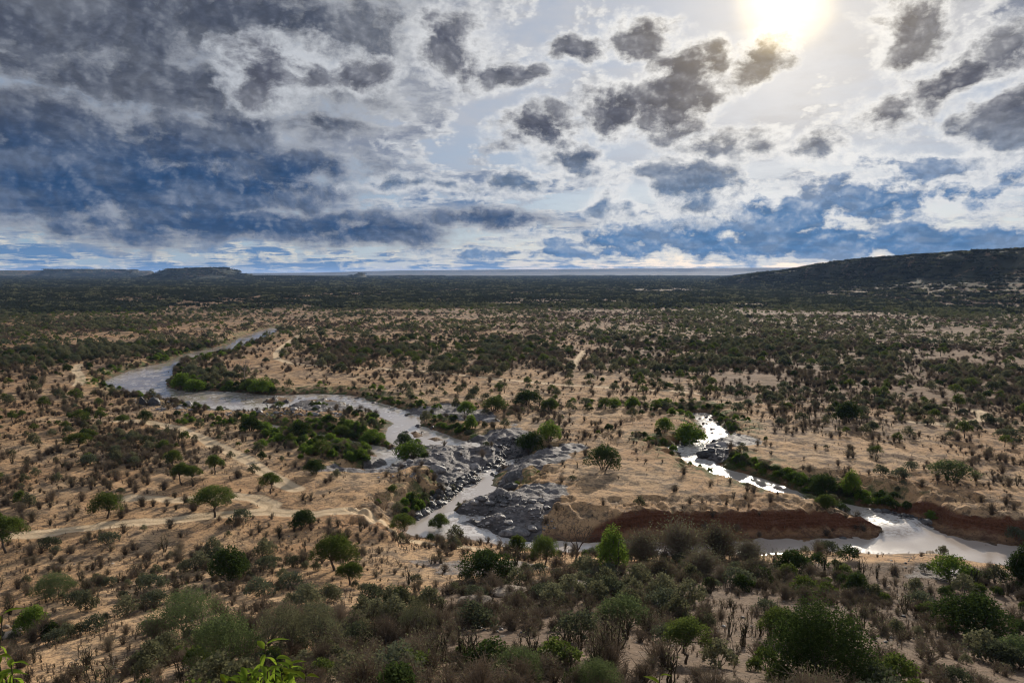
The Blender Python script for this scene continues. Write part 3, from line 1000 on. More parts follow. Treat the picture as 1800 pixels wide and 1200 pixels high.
def leaf_quads(rng, c, size, up=0.3, long=1.0):
    """small leaf sprays of random attitude at the points c"""
    k = len(c)
    nrm = rng.normal(size=(k, 3))
    nrm[:, 2] = np.abs(nrm[:, 2]) + up
    nrm /= np.linalg.norm(nrm, axis=1)[:, None]
    a = np.cross(nrm, rng.normal(size=(k, 3)))
    a /= np.linalg.norm(a, axis=1)[:, None] + 1e-9
    b = np.cross(nrm, a)
    s = size * rng.uniform(0.55, 1.35, size=(k, 1))
    a, b = a * s * long, b * s
    return np.stack([c - a * 0.5, c + b * 0.38, c + a * 0.5, c - b * 0.38], 1)


def lobe_points(rng, centre, rad, n, shell=0.55, low_cut=-0.5):
    d = rng.normal(size=(n * 2, 3))
    d /= np.linalg.norm(d, axis=1)[:, None]
    d = d[d[:, 2] > low_cut][:n]
    r = shell + (1 - shell) * rng.random((len(d), 1)) ** 0.6
    r *= 1 + 0.13 * rng.normal(size=(len(d), 1))
    return np.asarray(centre) + d * r * np.asarray(rad)


def bent(rng, a, b, k=5, wob=0.12):
    a, b = np.asarray(a, float), np.asarray(b, float)
    t = np.linspace(0, 1, k)[:, None]
    L = np.linalg.norm(b - a)
    w = rng.normal(size=(k, 3)) * wob * L * np.sin(t * math.pi) * 0.6
    return a + (b - a) * t + w


def acacia(seed, h=5.0, w=6.0, clear=0.35, flat=0.32, nl=5200, ls=0.17, lobes=15, mat=None, stems=1, density=1.0):
    """umbrella thorn tree: forked trunk, limbs that carry flat-topped pads of fine leaf. Returns trunk and crown meshes"""
    rng = np.random.default_rng(seed)
    tr, cr = Build(), Build()
    fork = h * clear
    tops = []
    for k in range(lobes):
        r = math.sqrt((k + 0.5) / lobes) * 0.40 * w
        th = k * 2.39996 + rng.uniform(-.4, .4)
        zz = h * (1 - flat * (0.25 + 0.9 * (r / (0.4 * w)) ** 2)) - rng.uniform(0, 0.12) * h
        tops.append(np.array([r * math.cos(th), r * math.sin(th), zz]))
    for s in range(stems):
        off = rng.uniform(-.08, .08, 2) * w * (stems > 1)
        lean = rng.uniform(-.10, .10, 2) * h
        f = np.array([lean[0] + off[0] * 2, lean[1] + off[1] * 2, fork])
        r0 = 0.030 * h / math.sqrt(stems)
        tr.tube(bent(rng, (off[0], off[1], -0.25), f, 5, 0.08), np.linspace(r0 * 1.25, r0 * 0.8, 5), 7)
        mine = [tp for i, tp in enumerate(tops) if i % stems == s]
        for tp in mine:
            m = f + (tp - f) * 0.45 + np.array([0, 0, 0.05 * h])
            tr.tube(np.vstack([bent(rng, f, m, 4, 0.12), bent(rng, m, tp - [0, 0, .05 * h], 4, 0.10)[1:]]), np.linspace(r0 * 0.55, r0 * 0.12, 7), 5)
            for _ in range(2):
                e = tp + rng.normal(size=3) * [0.10 * w, 0.10 * w, 0.03 * h]
                tr.tube(bent(rng, m + (tp - m) * 0.5, e, 4, 0.1), np.linspace(r0 * 0.2, r0 * 0.06, 4), 4)
    for tp in tops:
        rr = w * rng.uniform(0.15, 0.22)
        pts = lobe_points(rng, tp, (rr, rr, h * flat * rng.uniform(0.36, 0.52)), int(nl * density / lobes), 0.35, -0.55)
        cr.quads(leaf_quads(rng, pts, ls))
    return tr.mesh('trunk', M_BARK), cr.mesh('crown', mat or M_ACACIA)


def bush(seed, h=2.5, w=3.2, nl=6000, ls=0.12, lobes=14, mat=None, stems=6):
    """round many-stemmed bush, leafy to the ground"""
    rng = np.random.default_rng(seed)
    tr, cr = Build(), Build()
    for k in range(stems):
        th = k * 2.4 + rng.uniform(-.3, .3)
        e = (math.cos(th) * w * 0.28, math.sin(th) * w * 0.28, h * rng.uniform(0.55, 0.8))
        tr.tube(bent(rng, (0.04 * w * math.cos(th), 0.04 * w * math.sin(th), -0.2), e, 5, 0.12), np.linspace(0.022 * h, 0.006 * h, 5), 5)
    for k in range(lobes):
        r = math.sqrt((k + 0.3) / lobes) * 0.36 * w
        th = k * 2.39996 + rng.uniform(-.5, .5)
        top = h * (0.80 - 0.52 * (r / (0.36 * w)) ** 1.8) * rng.uniform(0.85, 1.12)
        rr = w * rng.uniform(0.15, 0.23)
        pts = lobe_points(rng, (r * math.cos(th), r * math.sin(th), max(top, 0.2 * h)), (rr, rr, h * rng.uniform(0.17, 0.26)), int(nl / lobes), 0.5, -0.8)
        pts[:, 2] = np.maximum(pts[:, 2], 0.03)
        cr.quads(leaf_quads(rng, pts, ls))
    return tr.mesh('stems', M_BARK), cr.mesh('foliage', mat or M_DARK)


def twiggy(seed, h=1.3, w=1.6, n=130, leafy=0, mat=None, thick=0.018, ls=0.10, upright=0.5):
    """dry scrub: a spray of forking twigs, bare or with a few withered leaves, in one mesh"""
    rng = np.random.default_rng(seed)
    B = Build()
    ends = []
    for k in range(n):
        th, ph = rng.uniform(0, 2 * math.pi), rng.uniform(0.0, 1.0) ** 0.8
        rr = ph * 0.5 * w
        top = h * (1 - 0.55 * ph ** 2) * rng.uniform(0.6, 1.05)
        a = np.array([rng.normal() * 0.06 * w, rng.normal() * 0.06 * w, -0.05])
        m = np.array([rr * 0.45 * math.cos(th), rr * 0.45 * math.sin(th), top * (0.45 + 0.2 * upright)])
        e = np.array([rr * math.cos(th), rr * math.sin(th), top]) + rng.normal(size=3) * 0.05 * w
        for p, q, w0, w1 in ((a, m, 1.3, 1.0), (m, e, 1.0, 0.45)):
            side = np.cross(q - p, rng.normal(size=3))
            side = side / (np.linalg.norm(side) + 1e-9) * thick
            B.quads([[p - side * w0, p + side * w0, q + side * w1, q - side * w1]])
        for _ in range(3):
            f = m + (e - m) * rng.uniform(0.3, 1.0)
            g = f + rng.normal(size=3) * [0.12 * w, 0.12 * w, 0.10 * h] + [0, 0, 0.08 * h]
            side = np.cross(g - f, rng.normal(size=3))
            side = side / (np.linalg.norm(side) + 1e-9) * thick * 0.7
            B.quads([[f - side, f + side, g + side * 0.5, g - side * 0.5]])
            ends.append(g)
    nq = B.n // 4
    if leafy:
        ends = np.array(ends)
        c = ends[rng.integers(0, len(ends), leafy)] + rng.normal(size=(leafy, 3)) * 0.07 * w
        c[:, 2] = np.maximum(c[:, 2], 0.04)
        B.quads(leaf_quads(rng, c, ls))
    idx = np.zeros(B.n // 4, dtype=np.int32)
    idx[nq:] = 1
    return mesh_from('dry_shrub', np.concatenate(B.v), np.concatenate(B.q), [M_TWIG, mat or M_OLIVE], idx)


def stalky(seed, h=2.2, w=1.3, n=11, leafy=60):
    """upright shrub of thick dark stalks that fork near the top"""
    rng = np.random.default_rng(seed)
    B = Build()
    tips = []
    for k in range(n):
        th = rng.uniform(0, 2 * math.pi)
        r1 = rng.uniform(0.1, 0.5) * w
        hh = h * rng.uniform(0.55, 1.0)
        e = np.array([r1 * math.cos(th), r1 * math.sin(th), hh])
        p = bent(rng, (0.08 * w * math.cos(th), 0.08 * w * math.sin(th), -0.1), e, 5, 0.07)
        B.tube(p, np.linspace(0.034, 0.018, 5) * h / 2, 5)
        for _ in range(3):
            f = p[rng.integers(2, 5)]
            g = f + [rng.normal() * 0.16 * w, rng.normal() * 0.16 * w, rng.uniform(0.1, 0.26) * h]
            B.tube(bent(rng, f, g, 3, 0.1), np.linspace(0.02, 0.010, 3) * h / 2, 4)
            tips.append(g)
    nq = sum(len(q) for q in B.q)
    if leafy:
        tips = np.array(tips)
        c = tips[rng.integers(0, len(tips), leafy)] + rng.normal(size=(leafy, 3)) * 0.09
        B.quads(leaf_quads(rng, c, 0.10))
    idx = np.zeros(sum(len(q) for q in B.q), dtype=np.int32)
    idx[nq:] = 1
    return mesh_from('stalk_shrub', np.concatenate(B.v), np.concatenate(B.q), [M_STALK, M_OLIVE], idx)


def bare_tree(seed, h=6.0, w=5.0, mat=None, depth=4, fork=0.3, twigs=True):
    """leafless tree, limbs forking again and again; trunk and limbs as two meshes"""
    rng = np.random.default_rng(seed)
    tr, li = Build(), Build()
    f0 = np.array([rng.uniform(-.05, .05) * h, 0, h * fork])
    tr.tube(bent(rng, (0, 0, -0.3), f0, 5, 0.05), np.linspace(0.036, 0.024, 5) * h, 7)

    def grow(p, d, L, r, k):
        e = p + d * L
        li.tube(bent(rng, p, e, 4, 0.10), np.linspace(r, r * 0.6, 4), 5 if k > 2 else 4)
        if k == 0:
            return
        for _ in range(3 if k > 1 else 4):
            nd = d + rng.normal(size=3) * [0.55 * w / h, 0.55 * w / h, 0.28]
            nd[2] = max(nd[2], -0.05)
            nd /= np.linalg.norm(nd)
            grow(e, nd, L * rng.uniform(0.6, 0.85), r * 0.55, k - 1)
    for k in range(4):
        th = k * 1.57 + rng.uniform(-.4, .4)
        d = np.array([math.cos(th) * 0.6, math.sin(th) * 0.6, 0.8])
        grow(f0, d / np.linalg.norm(d), h * 0.24, 0.018 * h, depth - 1)
    return tr.mesh('trunk', mat or M_BARK), li.mesh('limbs', mat or M_BARK)


def far_bush(seed, h=2.6, w=3.6, n=120, ls=0.55, mat=None, lobes=6):
    rng = np.random.default_rng(seed)
    B = Build()
    for k in range(lobes):
        r = math.sqrt((k + .3) / lobes) * 0.33 * w
        th = k * 2.4 + rng.uniform(-.5, .5)
        top = h * (0.75 - 0.4 * (r / (0.33 * w)) ** 2) * rng.uniform(.8, 1.1)
        pts = lobe_points(rng, (r * math.cos(th), r * math.sin(th), top), (w * .2, w * .2, h * .26), n // lobes, 0.45, -0.7)
        pts[:, 2] = np.maximum(pts[:, 2], 0.02)
        B.quads(leaf_quads(rng, pts, ls))
    return mesh_from('far_bush', np.concatenate(B.v), np.concatenate(B.q), [mat or M_OLIVE])


def far_clump(seed, span=26.0, nb=10, mat=None):
    """a patch of bushes for the far bushland"""
    rng = np.random.default_rng(seed)
    B = Build()
    for _ in range(nb):
        c = rng.uniform(-.5, .5, 2) * span
        w, h = rng.uniform(3.0, 7.0), rng.uniform(2.0, 4.6)
        for k in range(3):
            o = rng.normal(size=2) * w * 0.2
            pts = lobe_points(rng, (c[0] + o[0], c[1] + o[1], h * rng.uniform(.45, .75)), (w * .30, w * .30, h * .34), 14, 0.5, -0.9)
            pts[:, 2] = np.maximum(pts[:, 2], 0.0)
            B.quads(leaf_quads(rng, pts, 1.5))
    return mesh_from('far_clump', np.concatenate(B.v), np.concatenate(B.q), [mat or M_OLIVE])


V_ACACIA = [acacia(100 + i, 5.0, w, c, fl, 8500, 0.16) for i, (w, c, fl) in enumerate([(6.2, .34, .36), (5.4, .42, .34), (5.6, .30, .5), (4.6, .40, .45)])]
V_FEATHER = [acacia(120 + i, 4.2, w, c, fl, 11000, 0.11, 20, M_FEATHER, 3) for i, (w, c, fl) in enumerate([(7.0, .16, .62), (6.0, .2, .55), (5.0, .18, .6)])]
V_DUSKY = [acacia(140 + i, 5.4, w, .34, .46, 5200, 0.11, 16, M_OLIVE, 2) for i, w in enumerate([5.0, 4.6])]
V_DARKACA = [acacia(150, 5.6, 7.6, .16, .72, 24000, 0.13, 30, M_DARK, 3)]
V_DARK = [bush(200 + i, 2.6, w, mat=M_DARK) for i, w in enumerate([3.0, 3.6, 2.6])]
V_GREEN = [bush(220 + i, 2.6, w, mat=M_ACACIA) for i, w in enumerate([3.2, 2.6, 3.8])]
V_BRIGHT = [bush(240 + i, 2.6, w, mat=M_BRIGHT, nl=4600, ls=0.14) for i, w in enumerate([2.8, 3.6, 3.2])]
V_PALE = [bush(260 + i, 2.2, 3.0, mat=M_FEATHER, nl=4600, ls=0.10) for i in range(2)]
V_TALL = [bush(270, 4.6, 3.0, mat=M_BRIGHT, nl=7000, ls=0.13, lobes=18), bush(271, 4.2, 2.6, mat=M_DARK, nl=7000, ls=0.13, lobes=18)]
V_TWIG = [twiggy(300 + i, 1.0, 1.5, 55, l) for i, l in enumerate([40, 0, 70, 20, 110])]
V_TWIGBIG = [twiggy(320 + i, 2.4, 3.0, 150, l, thick=0.02, ls=0.11) for i, l in enumerate([180, 60, 420, 0])]
V_THICK = [twiggy(330 + i, 3.0, 4.0, 420, 1900, thick=0.02, ls=0.12) for i in range(3)]
V_STALK = [stalky(340 + i, 2.2, w, n, l) for i, (w, n, l) in enumerate([(1.2, 10, 70), (1.6, 13, 120), (0.9, 7, 30)])]
V_TUFT = [twiggy(380 + i, 0.5, 0.6, 9, 0, thick=0.014) for i in range(3)]
V_BARE = [bare_tree(360, 5.0, 4.6), bare_tree(361, 6.0, 4.4, M_PALEBARK, 3, 0.4)]


# ------------------------------------------------------------------ placing things
def extent(meshes):
    lo, hi = np.full(3, 1e9), np.full(3, -1e9)
    for m in meshes:
        a = np.empty(len(m.vertices) * 3, dtype=np.float32)
        m.vertices.foreach_get('co', a)
        a = a.reshape(-1, 3)
        lo, hi = np.minimum(lo, np.percentile(a, 1, axis=0)), np.maximum(hi, np.percentile(a, 99.5, axis=0))
    return max(hi[0] - lo[0], hi[1] - lo[1]), hi[2]


_EXT = {}


def ext_of(parts):
    k = parts[0].name
    if k not in _EXT:
        _EXT[k] = extent(parts)
    return _EXT[k]


def put_tree(name, parts, px, py, wpx, hpx, label, cat, group=None, rot=None, part_names=('trunk', 'crown')):
    """a plant that stands where the sight line of its foot meets the ground, with the width and height it has there"""
    x, y, z = ground_point(px, py)
    depth = y * CP - (z - CAM_H) * SP
    w0, h0 = ext_of(parts)
    sx, sz = wpx * depth / FPX / w0, hpx * depth / FPX / h0
    e = bpy.data.objects.new(name, None)
    e.empty_display_size = 0.5
    e.location = (x, y, z - 0.05)
    e.rotation_euler = (0, 0, random.uniform(0, 6.28) if rot is None else rot)
    e.scale = (sx, sx, sz)
    e['label'] = label
    e['category'] = cat
    if group:
        e['group'] = group
    COL.objects.link(e)
    for n, m in zip(part_names, parts):
        link(n, m, e)
    KEEP.append((x, y, 0.35 * wpx * depth / FPX))
    return e


KEEP = []
BP = ('stems', 'foliage')
TREES = [
    # name, shape, foot x, foot y, width, height, label, category, parts
    ('acacia_tree', V_ACACIA[0], 377, 909, 72, 58, 'dark green umbrella acacia standing alone beside the sandy track junction', 'tree', None),
    ('acacia_tree', V_ACACIA[2], 187, 911, 58, 47, 'rounded green acacia left of the lone umbrella tree on the sand', 'tree', None),
    ('acacia_tree', V_ACACIA[1], 12, 972, 66, 66, 'acacia with a bare leaning trunk cut by the left edge of the picture', 'tree', None),
    ('acacia_tree', V_ACACIA[1], 475, 868, 38, 38, 'small umbrella acacia beside the dirt track below the river channel', 'tree', None),
    ('acacia_tree', V_ACACIA[3], 318, 850, 34, 38, 'left one of two acacias with touching crowns on the sandy flat', 'tree', None),
    ('acacia_tree', V_ACACIA[0], 338, 848, 34, 31, 'right one of two acacias with touching crowns on the sandy flat', 'tree', None),
    ('acacia_tree', V_ACACIA[3], 378, 834, 30, 36, 'small thin acacia up the slope from the two touching acacias', 'tree', None),
    ('acacia_tree', V_ACACIA[1], 709, 944, 44, 42, 'flat-topped acacia on the sand left of the lower river pool', 'tree', None),
    ('acacia_tree', V_ACACIA[3], 772, 940, 34, 38, 'slender leaning acacia in front of the lower river pool', 'tree', None),
    ('acacia_tree', V_ACACIA[2], 590, 1002, 74, 62, 'broad green acacia on the slope below the flat-topped pool-side acacia', 'tree', None),
    ('acacia_tree', V_ACACIA[3], 616, 1028, 50, 42, 'smaller green acacia in front of the broad green acacia', 'tree', None),
    ('acacia_tree', V_ACACIA[0], 216, 748, 24, 20, 'little umbrella acacia near the river bend on the left bank', 'tree', None),
    ('acacia_tree', V_GREEN[1], 910, 972, 32, 34, 'small bright green tree at the near edge of the lower pool', 'tree', BP),
    ('acacia_tree', V_ACACIA[2], 957, 992, 52, 52, 'grey-green acacia right of the small bright tree by the pool', 'tree', None),
    ('leafless_tree', V_BARE[0], 1012, 988, 66, 68, 'dark leafless tree standing before the red cut bank', 'tree', ('trunk', 'limbs')),
    ('fever_tree', V_TALL[0], 1075, 1006, 56, 82, 'bright yellow-green tree in front of the glinting water below the red bank', 'tree', BP),
    ('dead_tree', V_BARE[1], 430, 668, 26, 38, 'bare dead tree standing on the grassy flat beside the upper river', 'tree', ('trunk', 'limbs')),
    ('feathery_acacia', V_FEATHER[0], 330, 1116, 128, 84, 'wide feathery pale green acacia on the lower left slope', 'tree', None),
    ('feathery_acacia', V_FEATHER[1], 395, 1185, 130, 110, 'feathery green acacia at the bottom left behind the broad-leaved shrub', 'tree', None),
    ('feathery_acacia', V_FEATHER[2], 95, 1052, 70, 46, 'low spreading thin acacia near the left edge', 'tree', None),
    ('dusky_acacia', V_DUSKY[0], 497, 1165, 92, 112, 'left one of two dusky forked acacias behind the broad-leaved shrub', 'tree', None),
    ('dusky_acacia', V_DUSKY[1], 556, 1160, 92, 106, 'right one of two dusky forked acacias in the foreground', 'tree', None),
    ('dusky_acacia', V_DUSKY[0], 735, 1122, 66, 70, 'grey dusky acacia right of the two forked foreground acacias', 'tree', None),
    ('feathery_acacia', V_FEATHER[2], 912, 1198, 88, 64, 'green feathery acacia at the bottom edge left of centre', 'tree', None),
    ('feathery_acacia', V_FEATHER[1], 1050, 1215, 90, 60, 'green feathery acacia cut by the bottom edge at the centre', 'tree', None),
    ('acacia_tree', V_ACACIA[1], 1206, 1165, 80, 82, 'yellow-green acacia with a straight bare trunk in the shaded foreground', 'tree', None),
    ('dark_acacia', V_DARKACA[0], 1440, 1205, 205, 150, 'largest dark spreading acacia in the foreground at lower right', 'tree', None),
    ('acacia_tree', V_ACACIA[2], 1372, 1128, 70, 62, 'olive acacia leaning against the left side of the largest dark acacia', 'tree', None),
    ('dark_bush', V_DARK[1], 1712, 1126, 130, 82, 'big dark dome-shaped bush at the lower right', 'bush', BP),
    ('dark_bush', V_TALL[1], 1795, 1035, 56, 80, 'dark tree cut by the right edge beside the river', 'tree', BP),
    ('green_bush', V_BRIGHT[1], 1672, 1018, 72, 42, 'green bush on the near river shore at the right', 'bush', BP),
    ('green_bush', V_PALE[0], 1785, 1168, 80, 52, 'pale green bush at the lower right corner', 'bush', BP),
    ('green_bush', V_DARK[0], 1395, 1012, 64, 46, 'dark green bush on the near bank below the spit tip', 'bush', BP),
    ('green_bush', V_DARK[2], 1505, 1046, 42, 42, 'dark upright bush on the shaded slope above the big dark acacia', 'bush', BP),
    ('green_bush', V_PALE[1], 1095, 1100, 92, 56, 'grey-green bush in the middle of the shaded slope', 'bush', BP),
    ('green_bush', V_DARK[1], 855, 1018, 94, 54, 'wide dark green bush on the slope below the lower pool', 'bush', BP),
    ('green_bush', V_BRIGHT[0], 57, 1110, 54, 46, 'light green shrub by pale stones at the lower left', 'bush', BP),
    ('dark_bush', V_DARK[0], 403, 1020, 64, 60, 'dense dark green bush left of the slope track', 'bush', BP),
    ('dark_bush', V_DARK[2], 533, 926, 44, 32, 'round dark bush alone on the sand', 'bush', BP),
    ('dark_bush', V_DARK[0], 552, 834, 38, 28, 'dark bush beside the track under the river channel', 'bush', BP),
    ('dark_bush', V_DARK[1], 1060, 826, 58, 46, 'dark round tree at the top of the bare sandy spit', 'tree', BP),
    ('green_bush', V_BRIGHT[1], 965, 776, 44, 36, 'bright green bush behind the rapids boulders', 'bush', BP),
    ('dark_bush', V_DARK[1], 932, 797, 48, 38, 'dark green bush at the head of the rapids', 'bush', BP),
    ('green_bush', V_BRIGHT[2], 1167, 759, 32, 26, 'single green bush left of the right-hand channel', 'bush', BP),
    ('green_bush', V_BRIGHT[0], 1212, 782, 60, 38, 'green thicket in the bend of the right-hand channel', 'bush', BP),
    ('green_bush', V_TALL[0], 1495, 872, 34, 48, 'tall bright green tree above the confluence', 'tree', BP),
    ('dark_bush', V_DARK[0], 1448, 878, 48, 46, 'dark green tree left of the tall tree above the confluence', 'tree', BP),
    ('green_bush', V_GREEN[0], 1452, 893, 44, 24, 'rounded green bush on the tip of the spit by the channel', 'bush', BP),
    ('dark_bush', V_DARK[2], 1490, 742, 46, 38, 'dark green bush clump alone on the flat right of the channel', 'bush', BP),
    ('green_bush', V_PALE[0], 1672, 842, 80, 34, 'low wide bush on the bare flat at the right', 'bush', BP),
    ('green_bush', V_DARK[1], 711, 792, 32, 34, 'dark tree on the tongue of land between the two channels', 'tree', BP),
    ('green_bush', V_BRIGHT[1], 722, 806, 58, 30, 'green bush at the tip of the tongue between the channels', 'bush', BP),
    ('green_bush', V_BRIGHT[0], 827, 757, 26, 28, 'bright green bush on the rocky island', 'bush', BP),
    ('green_bush', V_BRIGHT[2], 820, 728, 32, 24, 'bright green bush on the far bank above the island', 'bush', BP),
    ('green_bush', V_GREEN[0], 872, 722, 52, 26, 'wide green bush on the far bank right of the bright one', 'bush', BP),
    ('dark_bush', V_DARK[0], 928, 712, 50, 26, 'dark bush on the far bank under the red earth step', 'bush', BP),
    ('green_bush', V_GREEN[1], 967, 722, 30, 22, 'round green bush beside the small pool on the far bank', 'bush', BP),
    ('green_bush', V_BRIGHT[1], 1080, 718, 26, 20, 'left one of two green bushes under the far earth step', 'bush', BP),
    ('green_bush', V_BRIGHT[0], 1112, 718, 26, 22, 'right one of two green bushes under the far earth step', 'bush', BP),
    ('dark_bush', V_DARK[1], 527, 768, 40, 30, 'dark round tree by the side channel pools', 'tree', BP),
    ('dark_bush', V_DARK[2], 441, 757, 36, 26, 'dark bush left of the side channel pools', 'bush', BP),
    ('green_bush', V_BRIGHT[1], 652, 780, 44, 26, 'bright green bush on the strip between the side channel and the river', 'bush', BP),
    ('green_bush', V_GREEN[2], 602, 768, 34, 22, 'green bush upstream on the strip between the channels', 'bush', BP),
    ('green_bush', V_BRIGHT[0], 322, 684, 40, 28, 'bright green thicket at the inner bend of the upper river', 'bush', BP),
    ('green_bush', V_BRIGHT[2], 345, 688, 40, 22, 'second green thicket along the inner bend', 'bush', BP),
    ('green_bush', V_BRIGHT[1], 462, 692, 44, 28, 'yellow-green willow-like bush on the upper river bank', 'bush', BP),
    ('green_bush', V_GREEN[0], 440, 690, 34, 24, 'green bush touching the yellow-green one on the upper bank', 'bush', BP),
    ('dark_bush', V_DARK[1], 255, 741, 24, 22, 'round dark bush on the left bank below the big boulders', 'bush', BP),
    ('acacia_tree', V_ACACIA[2], 137, 786, 46, 26, 'spreading green acacia left of the sandy clearing', 'tree', None),
    ('acacia_tree', V_ACACIA[2], 304, 818, 32, 28, 'green acacia at the lower edge of the scrub thicket', 'tree', None),
]
for i, (px, py, w, h, lab) in enumerate([
        (1130, 985, 70, 56, 'grey thorn thicket right of the bright tree below the red bank'),
        (1195, 982, 96, 74, 'tallest grey thorn thicket hiding the river below the spit'),
        (1262, 980, 90, 66, 'grey-olive thorn thicket right of the tallest thicket'),
        (1315, 990, 60, 46, 'small thorn thicket where the glinting pool opens up'),
        (1235, 1010, 80, 50, 'low thorn thicket in front of the tallest thicket'),
        (1160, 1020, 70, 44, 'low grey thicket on the slope under the bright tree'),
        (1330, 1020, 76, 44, 'brown thicket on the near bank left of the dark bush')]):
    x, y, z = ground_point(px, py)
    dp = y * CP - (z - CAM_H) * SP
    me = V_THICK[i % len(V_THICK)]
    w0, h0 = ext_of([me])
    link('thorn_thicket', me, None, (x, y, z - 0.05), random.uniform(0, 6.28), (w * dp / FPX / w0, w * dp / FPX / w0, h * dp / FPX / h0), label=lab, category='thicket')
    KEEP.append((x, y, 0.3 * w * dp / FPX))
for i, (nm, parts, px, py, w, h, lab, cat, pn) in enumerate(TREES):
    put_tree(nm, parts, px, py, w, h, lab, cat, None, None, pn or ('trunk', 'crown'))


# ------------------------------------------------------------------ rocks
def rock_mesh(seed, flat=0.7, rough=0.35, sub=2, mat=None):
    import bmesh
    rng = np.random.default_rng(seed)
    bm = bmesh.new()
    bmesh.ops.create_icosphere(bm, subdivisions=sub, radius=1.0)
    dirs = rng.normal(size=(9, 3))
    dirs /= np.linalg.norm(dirs, axis=1)[:, None]
    cuts = rng.uniform(0.55, 0.95, 9)
    for v in bm.verts:
        p = np.array(v.co)
        for d, c in zip(dirs, cuts):          # planes that knock facets off the ball
            k = p @ d
            if k > c:
                p = p - d * (k - c) * 0.85
        p *= 1 + rough * 0.25 * (rng.random() - 0.5)
        v.co = (p[0], p[1], p[2] * flat)
    me = bpy.data.meshes.new('boulder')
    bm.to_mesh(me)
    bm.free()
    me.materials.append(mat)
    return me


def rock_material(name, a, b, c, rough=0.7):
    m, t = new_mat(name)
    geo = t.new('ShaderNodeNewGeometry')
    oi = t.new('ShaderNodeObjectInfo')
    n = t.noise(geo.outputs['Position'], 1.3, 6, 0.66, dim='3D')
    col = t.ramp(t.math('MULTIPLY_ADD', t.math('SUBTRACT', oi.outputs['Random'], 0.5), 0.35, n), [(0.3, a), (0.52, b), (0.75, c)])
    bs = t.new('ShaderNodeBsdfPrincipled')
    t.put(bs.inputs['Base Color'], col)
    bs.inputs['Roughness'].default_value = rough
    bs.inputs['Specular IOR Level'].default_value = 0.35
    bmp = t.new('ShaderNodeBump')
    bmp.inputs['Strength'].default_value = 0.9
    bmp.inputs['Distance'].default_value = 0.25
    t.put(bmp.inputs['Height'], n)
    t.l.new(bmp.outputs[0], bs.inputs['Normal'])
    t.l.new(bs.outputs[0], t.out.inputs['Surface'])
    return m


M_DARKROCK = rock_material('dark_river_rock', (0.028, 0.027, 0.028), (0.075, 0.070, 0.068), (0.17, 0.155, 0.145), 0.55)
M_GREYROCK = rock_material('grey_gneiss', (0.09, 0.083, 0.08), (0.22, 0.20, 0.19), (0.36, 0.32, 0.29), 0.6)
M_TANROCK = rock_material('tan_stone', (0.13, 0.10, 0.075), (0.27, 0.21, 0.155), (0.42, 0.34, 0.26), 0.85)
V_DROCK = [rock_mesh(400 + i, 0.72, mat=M_DARKROCK) for i in range(6)]
V_GROCK = [rock_mesh(410 + i, 0.5, mat=M_GREYROCK, sub=3) for i in range(4)]
V_TROCK = [rock_mesh(420 + i, 0.5, mat=M_TANROCK) for i in range(4)]

OUTCROPS = [
    # x, y, width, height, mesh, label
    (905, 846, 42, 17, V_DROCK[0], 'blue-black boulder wall at the right side of the rapids chute'),
    (900, 862, 38, 13, V_DROCK[1], 'low dark rock below the boulder wall at the chute'),
    (902, 940, 64, 14, V_GROCK[0], 'mossy rounded slab at the edge of the lower pool'),
    (832, 927, 74, 8, V_GROCK[1], 'low flat rock splitting the lower pool'),
    (765, 826, 38, 12, V_GROCK[2], 'domed grey rock in the middle of the rapids'),
    (835, 826, 36, 15, V_GROCK[3], 'smooth pale rounded rock above the chute'),
    (862, 742, 34, 12, V_GROCK[1], 'grey hump of rock on the right of the rocky island'),
    (1270, 785, 60, 12, V_GROCK[2], 'pale sloping slab beside the right-hand channel'),
    (1245, 800, 44, 9, V_DROCK[2], 'dark broken ledge in the right-hand channel'),
    (330, 714, 24, 14, V_GROCK[3], 'pale split boulder at the edge of the upper river'),
    (268, 713, 26, 16, V_DROCK[3], 'big dark boulder on the left bank of the upper river'),
    (250, 712, 20, 18, V_DROCK[4], 'dark rounded boulder left of the big one on the bank'),
    (386, 704, 18, 8, V_TROCK[0], 'tan rock standing in the wide upper river'),
    (451, 703, 12, 5, V_DROCK[5], 'small dark rock in the upper river near the island'),
    (1483, 950, 18, 6, V_DROCK[0], 'dark rock in the glinting pool below the spit'),
    (900, 1046, 84, 9, V_TROCK[2], 'low brown outcrop on the shaded slope under the wide dark bush'),
    (835, 1062, 70, 9, V_TROCK[1], 'brown layered outcrop left of the low brown outcrop'),
    (1165, 1068, 60, 9, V_DROCK[2], 'dark stony ledge in the shaded slope'),
    (1700, 1012, 60, 8, V_GROCK[1], 'flat ledge near the right river shore'),
    (1020, 1035, 60, 10, V_TROCK[3], 'flat brown ledge right of the low brown outcrop'),
    (12, 1122, 40, 18, V_TROCK[0], 'largest pale stone at the lower left edge'),
    (34, 1108, 26, 11, V_TROCK[1], 'pale stone beside the light green shrub'),
    (8, 1104, 22, 10, V_TROCK[2], 'pale stone at the left edge above the largest one'),
    (345, 1072, 26, 8, V_TROCK[3], 'tan stone in the sand by the feathery acacia'),
]
for px, py, w, h, me, lab in OUTCROPS:
    x, y, z = ground_point(px, py)
    depth = y * CP - (z - CAM_H) * SP
    s = 0.5 * w * depth / FPX
    sz = h * depth / FPX
    link('rock_outcrop', me, None, (x, y + 0.4 * s, z - 0.12 * sz), random.uniform(-.4, .4), (s, s * random.uniform(.55, .8), sz * 0.9 / max(0.5, me.vertices[0].co.z if False else 0.6)),
         label=lab, category='rock')

